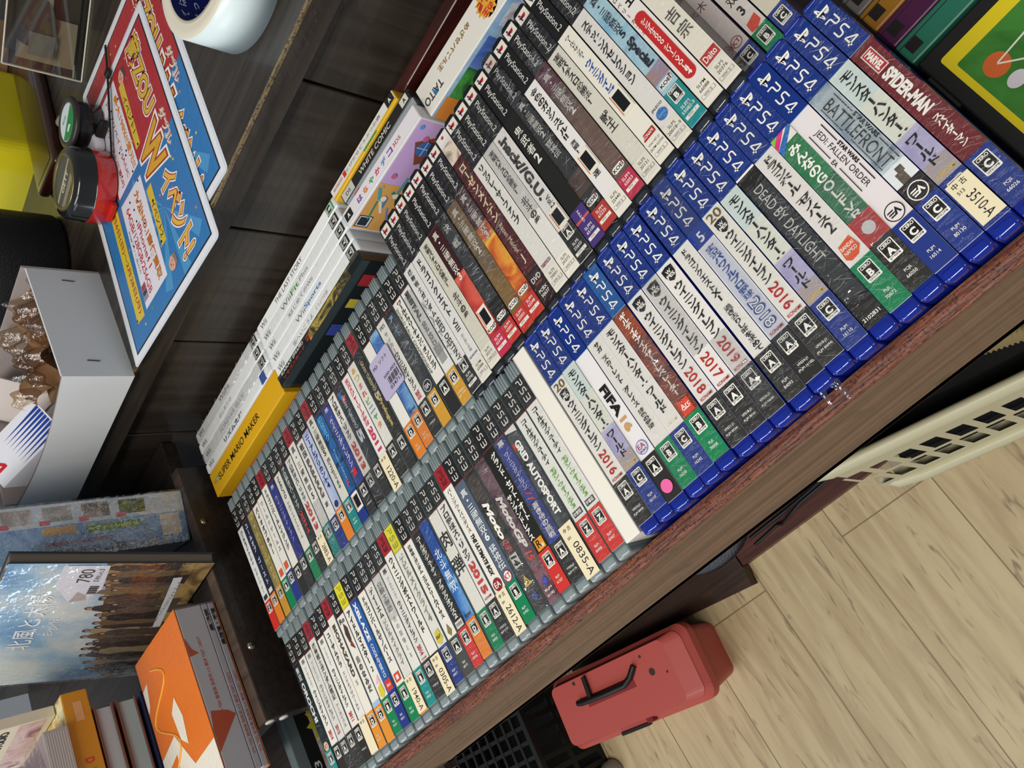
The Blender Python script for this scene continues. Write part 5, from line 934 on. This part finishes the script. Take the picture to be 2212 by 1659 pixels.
for k, (z0, z1, c) in enumerate([(15.6, 43.4, 'a9a5ab'), (8.2, 15.0, 'a19da4'), (1.2, 7.6, 'a5a1a8')]):
    m = MB(); m.box(-64, 66.2, -91, 93, z0, z1, plain(c, .5, 0, .2), .6, 1); s_ = 'TOEIC TEST 対策 3ヶ月完成 %s GET 470' % ['英単語', '英熟語', '英文法'][k]
    def YT(s, y, zc, L, h, c, bold=.01):
        k0 = MB(); k0.text(s, 0, 0, 1, 0, L, h, 0, ink(c), bold); m.add([(66.5, y - v.x, zc + v.y) for v in k0.v], k0.f, ink(c))
    YT(s_, 58 if k == 0 else 12, (z0 + z1) / 2, 88, 3.2 if k else 4, 'b8502c'); 
    if k: YT('問題集' if k == 1 else '解答・解説集', 86, (z0 + z1) / 2, 26 if k == 1 else 44, 4.6, '2a2a2c', .03)
    if k == 0: m.add([(66.4, -92 + 60, z0 + 1), (66.4, -26, z0 + 8), (66.4, -22, z1 - 3), (66.4, -40, z1), (66.4, -64, z1)], [(4, 3, 2, 1, 0)], ink('a8482c')); m.add([(66.4, 40, z1 - 10), (66.4, 46, z1 - 4), (66.4, 60, z1), (66.4, 38, z1)], [(0, 1, 2, 3)], ink('a8482c'))
    o = m.build('book_volume', t)
t = thing('gift_box', 'shrink-wrapped pale blue product box with small photos behind photo book', 'product box', (-899, 376, 28.8), -16)
m = MB(); m.box(-98, 98, -30, 30, 0, 232, plain('9db4c8', .4, 0, .4), .8, 1); m.build('box_carton', t)
m = MB()
F = lambda y0, y1, z0, z1, c, d=0: m.add([(98.2 + d, y0, z0), (98.2 + d, y1, z0), (98.2 + d, y1, z1), (98.2 + d, y0, z1)], [(0, 1, 2, 3)], ink(c, True))
F(-29, 29, 1, 231, 'art:5f8ac0:8fb2d4:6a94c4'); F(6, 29, 1, 231, 'c9d2dc', .1)
for k in range(5): F(10, 26, 44 + k * 38, 72 + k * 38, ['art:2a3a30:6a7a3a', 'art:c0b8b0:6a5a4c', 'art:5a7a6a:c0b0b0', 'art:8a7a70:d0c8c8', 'art:6a8a5a:a0a8b0'][k], .2); F(7, 12, 66 + k * 38, 76 + k * 38, 'c85a68', .3)
F(-6, 2, 52, 108, '7a9a3a', .2); F(-4, 4, 118, 150, 'd0a048', .2); F(-20, 4, 8, 30, 'd8d0c8', .2)
def XT(s, z, yc, L, h, c, bold=.03, d=.4):
    k0 = MB(); k0.text(s, 0, 0, 1, 0, L, h, 0, ink(c), bold); m.add([(98.2 + d, yc + v.y, z + v.x) for v in k0.v], k0.f, ink(c))
XT('おしり洗浄器', 70, -24, 76, 9, '2a3440'); XT('1日洗浄シャワーの決定版', 84, -14, 66, 5, 'b8404c'); XT('おでかけシャワー', 54, -2, 52, 4, 'e8ecd8', .01); m.disc(0, 0, .01, 0, ink('2a3440'), 3)
m.build('box_print', t)
m = MB(); m.sheet(lambda a, b: (99.6 + .8 * math.sin(a * 14 + b * 9), -31 + 62 * a, 233 * b), 14, 40, MAT['film']); m.build('shrink_film', t)
# stack behind the orange set
for nm, lab, x1, y0, y1, z0, z1, c, pages in [
    ('book', 'dark navy book at the bottom of the stack behind the orange set', -952, 40, 212, 28.8, 74, '1c2040', 0),
    ('book', 'upper middle grey-blue book with brown covers, lower of the pair', -955, 40, 211, 77, 99.5, 'a3b6ba', 1),
    ('book', 'grey-blue book with brown covers directly under the amber book', -955, 40, 210, 102.5, 123.5, 'a9b2b8', 1),
    ('book', 'amber yellow book with coloured capital letters on its spine', -955, 40, 233, 125, 152, 'c98a1e', 2),
    ('book', 'thick pale grey book wrapped in film on top of the stack', -948, 40, 196, 153, 178, 'a9a4a0', 3)]:
    t = thing(nm, lab, 'book', (x1 - 75, (y0 + y1) / 2, z0), 0, 'books stacked on the side cabinet'); hy = (y1 - y0) / 2; h = z1 - z0 - .6
    m = MB()
    if pages == 1:
        cv = plain('6a4438', .5); m.box(-75, 75, -hy, hy, 0, 2.2, cv, .5, 1); m.box(-75, 75, -hy, hy, h - 2.2, h, cv, .5, 1); m.box(-75, -73, -hy, hy, 0, h, cv); m.build('cover', t)
        m = MB(); m.box(-73, 72, -hy + 3, hy - 3, 2.2, h - 2.2, plain(c, .6, bump=(600, .2, .001))); m.build('page_block', t)
    else:
        m.box(-75, 75, -hy, hy, 0, h, plain(c, .45, 0, .3), 1, 2); m.build('cover', t); m = MB()
        if pages == 2:
            for k, ch in enumerate('DANCEEARTH'):
                k0 = MB(); k0.text(ch, 0, 0, 1, 0, 6, 9, 0, ink('c8402c'), .03)
                m.add([(75.3, hy - 75 - k * 11 - v.x, h / 2 + v.y) for v in k0.v], k0.f, ink(['c8402c', '7a9a3a', 'b03a5a', '4a7a5a'][k % 4]))
            m.add([(75.3, hy - 12, 8), (75.3, hy - 34, 8), (75.3, hy - 34, 17), (75.3, hy - 12, 17)], [(3, 2, 1, 0)], ink('d8a070')); m.rect(-70, 74, -hy + 2, hy - 2, h + .1, ink('art:d8c87a:b89a4a:e0d8a8:8a5a3a'))
        elif pages == 3:
            for k in range(9): m.add([(75.3, -hy + 1, 3 + k * 2.4), (75.3, hy - 4, 3 + k * 2.4), (75.3, hy - 4, 3.5 + k * 2.4), (75.3, -hy + 1, 3.5 + k * 2.4)], [(0, 1, 2, 3)], ink('e0dcd8'))
            m.sheet(lambda a, b: (-70 + 145 * a, -hy + 2 * hy * b, h + 2 + 5 * abs(math.sin(a * 9 + b * 5)) * a), 18, 18, film('book_film', 'e8d8e0', .3, .08, 50, 1))
        else: m.rect(-70, 70, -hy + 3, hy - 3, h + .05, ink('242848'))
        m.build('cover_print', t)
t = thing('magazine', 'cream magazine with black block letters leaning behind the stack', 'magazine', (-1048, 226, 153), 0, 'books stacked on the side cabinet')
m = MB(); m.box(-70, 70, -6, 6, -.2, 66, plain('d9cdb4', .5, 0, .3), .6, 1); m.build('pages', t)
m = MB(); k0 = MB(); k0.text('STUDIO', 0, 0, 1, 0, 50, 9, 0, ink('2a2624'), .05); m.add([(10 + v.x, -6.3, 46 + v.y) for v in k0.v], k0.f, ink('2a2624')); m.add([(-60, -6.2, 8), (66, -6.2, 8), (66, -6.2, 34), (-60, -6.2, 34)], [(0, 1, 2, 3)], ink('art:c89a9c:d8c0b8:9a6a70')); m.build('cover_print', t)
# loose case below the side cabinet's deck
t = thing('game_case', 'grey edged game case with yellow starburst below the side cabinet deck', 'game case', (-838, 44, -147.6), 0)
m = MB(); m.box(-7, 7, -66, 66, 0, 138, MAT['ps3'], 1.5, 3, True); m.build('case_shell', t)
m = MB(); F = lambda y0, y1, z0, z1, c, d=0: m.add([(7.2 + d, y0, z0), (7.2 + d, y1, z0), (7.2 + d, y1, z1), (7.2 + d, y0, z1)], [(0, 1, 2, 3)], ink(c))
F(-64, 64, 4, 122, 'art:a8b0c8:d8d4d8:c08a6a'); F(-64, 64, 108, 124, '1e1f20', .1)
k0 = MB(); k0.text('PS3', 0, 0, 1, 0, 30, 8, 0, ink('d8d8d4')); m.add([(7.5, -30 + v.x, 116 + v.y) for v in k0.v], k0.f, ink('d8d8d4'))
pts = [(7.6, 38 + (24 if k % 2 else 16) * math.cos(k * .3307), 92 + (22 if k % 2 else 14) * math.sin(k * .3307)) for k in range(19)]; m.add(pts, [tuple(range(19))], ink('c8c030')); m.build('cover_insert', t)

# ================================================================== ON THE FLOOR
t = thing('toolbox', 'red plastic toolbox with black folding handle on the floor', 'toolbox', (-1070, 8, -930), -8)
rd = plain('bf544c', .5, 0, .05, bump=(60, .06, .002)); dk = plain('7a1a1a', .45); bk = plain('191817', .45)
m = MB(); o0 = rr(-160, 160, -54, 48, 16); o1 = rr(-176, 176, -66, 60, 18); n = len(o0)
vs = [(x, y, 0) for x, y in o0] + [(x, y, 104) for x, y in o1]; m.add(vs, [tuple(range(n))[::-1]] + [(i, (i + 1) % n, n + (i + 1) % n, n + i) for i in range(n)], rd); m.build('tub', t)
m = MB(); a0 = rr(-184, 184, -72, 66, 22); a1 = a0; a2 = rr(-174, 174, -64, 58, 20); a3 = rr(-168, 140, -60, 54, 14)
L3 = [(a0, 100), (a0, 118), (a2, 128), (a2, 130), (a3, 142)]
vs = [(x, y, z) for P, z in L3 for x, y in P]; m.add(vs, [(q * n + i, q * n + (i + 1) % n, (q + 1) * n + (i + 1) % n, (q + 1) * n + i) for q in range(4) for i in range(n)], rd); m.add(vs, [tuple(range(4 * n, 5 * n)), tuple(range(n))[::-1]], rd)
m.box(70, 134, -62, -30, 128, 141, rd, 4, 2, True); m.box(30, 46, -70, -52, 122, 140, dk, 2, 1); lid = m.build('lid', t)
m = MB(); m.box(-86, 46, -6, 16, 140, 143, plain('8a2a26', .5), 2, 1); m.build('handle_recess', lid)
m = MB(); m.tube([(-104, 10, 147), (-92, 8, 150), (-30, 6, 151), (26, 6, 151), (44, 14, 149), (60, 30, 145)], 6, bk, 10); m.tube([(-66, 8, 150), (-66, 50, 146)], 5, bk, 8); m.build('handle', t)
m = MB(); m.box(-52, 20, -75, -68, 112, 126, bk, 1.5, 1); m.build('latch', lid)
m = MB()
for x, y, r_ in ((92, 8, 7), (80, 40, 3), (124, -2, 2.5), (-100, 46, 4)): m.disc(x, y, r_, 142.2, plain('3a2a26', .6), 12)
m.build('dark_stain', lid)

# plastic basket
t = thing('laundry_basket', 'cream plastic slotted basket beside the tray on the floor', 'basket', (-182, 117, -930), -11)
cr = plain('c9c2a2', .4, 0, .15); N = 28
def pt(x, z): return (x, -96 + (z - 130) * .10 * 0 + (370 - z) * (-.155), z)
m = MB()
xa, xb = -232, 330; zs = [128, 152, 206, 218, 272, 300, 306, 330, 356]
cols = 16; cw = (xb - xa) / cols
for k in range(len(zs) - 1):
    z0, z1 = zs[k], zs[k + 1]; slot = k in (1, 3)
    for c in range(cols):
        x0 = xa + c * cw; x1 = x0 + cw; sh = 8 * (k // 2)
        if slot:
            xq = [(x0, x0 + cw * .16), (x1 - cw * .16, x1)]
        else: xq = [(x0, x1)]
        for p, q in xq: m.add([pt(p + sh, z0), pt(q + sh, z0), pt(q + sh + (0), z1), pt(p + sh, z1)], [(0, 1, 2, 3)], cr)
m.build('front_wall', t)
m = MB(); m.tube([(xa - 14, -70, 366), (xa + 10, -98, 368), (xa + 40, -104, 369), (340, -104, 369)], 9, cr, 10, True, 1.8); m.tube([(xa - 6, 100, 366), (340, 26, 369)], 9, cr, 10, True, 1.2); m.tube([(xa - 14, -70, 366), (xa - 14, 80, 366)], 9, cr, 10); m.build('rim', t)
m = MB(); m.tube([(xa + 4, -120, 124), (xa + 22, -134, 122), (xa + 60, -138, 122), (340, -138, 122)], 10, cr, 10, True, 1.0); m.box(xa + 20, 330, -130, 60, 112, 120, cr, 4, 2); m.build('bottom_edge', t)
m = MB(); m.box(xa - 4, xa + 4, -96, 90, 120, 364, cr, 2, 1); m.box(xa, 330, 60, 66, 120, 340, cr, 1, 1); 
for k in range(5): m.box(xa + 40 + k * 110, xa + 60 + k * 110, -120, 50, 0, 113, cr, 4, 1)
m.build('side_wall', t)
t = thing('black_garment', 'black fabric filling the cream basket', 'clothing', (-142, 97, -806), -11)
m = MB(); m.sheet(lambda a, b: (-210 + 500 * a, -60 + 110 * b, 196 + 14 * math.sin(a * 14 + b * 3) + 10 * math.sin(b * 8 + a * 5)), 40, 12, plain('141416', .9, bump=(700, .4, .001))); gm = plain('141416', .9); m.box(-214, 290, -82, 48, 100, 172, gm); m.box(-214, 290, -93, 48, 60, 100, gm); m.box(-214, 290, -100, 48, 20, 60, gm); m.box(-214, 290, -106, 48, 2, 20, gm); m.build('fabric', t)
t = thing('knit_cuff', 'beige ribbed cuff hanging over the black garment in basket', 'clothing', (-134, 55, -580), -20)
m = MB(); m.sheet(lambda a, b: (-34 + 80 * a, -14 + 22 * b + 1.0 * math.sin(a * 90), 14 + 10 * math.sin(b * 3.1) + 1.2 * math.sin(a * 90)), 96, 8, plain('8a7850', .9)); m.build('knit', t)
# fleece, wires, crate, caster
t = thing('fleece_blanket', 'grey fluffy fleece heap on the low board under tray', 'blanket', (-790, 138, -903.5))
m = MB(); m.lathe([(0, 84), (30, 80), (62, 62), (84, 30), (90, 0), (0, 0)], plain('6a6e78', .95, bump=(260, 1.0, .01)), 40, True); 
for i, v in enumerate(m.v): v.x *= .95; v.y *= .5; v.z += 3 * math.sin(v.x * .3 + v.y * .5); v.z = max(.2, v.z)
m.build('fleece', t)
t = thing('wooden_board', 'dark brown wooden board lying behind the red toolbox', 'board', (-1000, 100, -930))
m = MB(); m.prism([(-258, 6), (226, -62), (232, -28), (232, 44), (-258, 44)], 0, 26, wood('plank_brown', '2a1a12', '43291c', (5, 80, 80), .5, None, .1, .15)); m.build('board_slab', t)
t = thing('wire_stand', 'thin black bent wire on the low red board', 'wire', (-600, 92, -905))
m = MB(); wr = plain('17181a', .4); m.tube([(-120, -2, 3), (-60, 2, 6), (-44, -4, 12), (-30, -6, 40), (20, 2, 46), (120, 6, 48)], 3, wr, 8); m.tube([(-120, 12, 3), (-20, 12, 12), (120, 14, 40)], 3, wr, 8); m.build('wire', t)
t = thing('slotted_crate', 'black plastic slotted crate left of the red toolbox', 'crate', (-1440, 6, -930), -5)
pk = plain('0a0a09', .6); m = MB()
for k in range(10):
    x = -150 + k * 30
    m.box(x, x + 7, -95, 95, 168, 176, pk)
for k in range(7): m.box(-150, 128, -95 + k * 30, -87 + k * 30, 167, 175, pk)
m.build('lid_grid', t)
m = MB()
for y in (-98, 94): m.box(-154, 132, y, y + 5, 0, 178, pk)
for x in (-158,): m.box(x, x + 5, -98, 99, 0, 178, pk)
for k in range(8): m.box(128, 133, -98 + k * 27, -88 + k * 27, 10, 170, pk)
m.box(127, 132.5, -98, 99, 0, 12, pk); m.box(127, 132.5, -98, 99, 84, 94, pk); m.box(127, 134, -98, 99, 166, 178, pk); m.box(-154, 128, -94, 94, 0, 4, pk); m.build('crate_sides', t)
t = thing('caster_wheel', 'grey caster with chrome stem beside the toolbox corner', 'caster', (-1306, -100, -930))
m = MB(); m.lathe([(0, 0), (20, 0), (24, 6), (24, 22), (18, 34), (10, 40), (0, 42)], plain('7d8078', .4, 0, .3), 24); m.build('caster_hood', t)
m = MB(); m.lathe([(9, 38), (9, 46), (12, 48), (12, 54), (7, 58), (7, 90), (0, 92)], plain('c8c2b0', .12, 1.0), 24); m.build('chrome_stem', t)
t = thing('power_cable', 'black cable looping down beside the slotted crate', 'cable', (-1690, -10, -930))
m = MB(); m.tube([(0, 40, 60), (-4, 10, 110), (20, -20, 90), (44, -44, 30), (60, -60, 5), (110, -90, 5)], 5, plain('141517', .4), 8); m.build('cord', t)
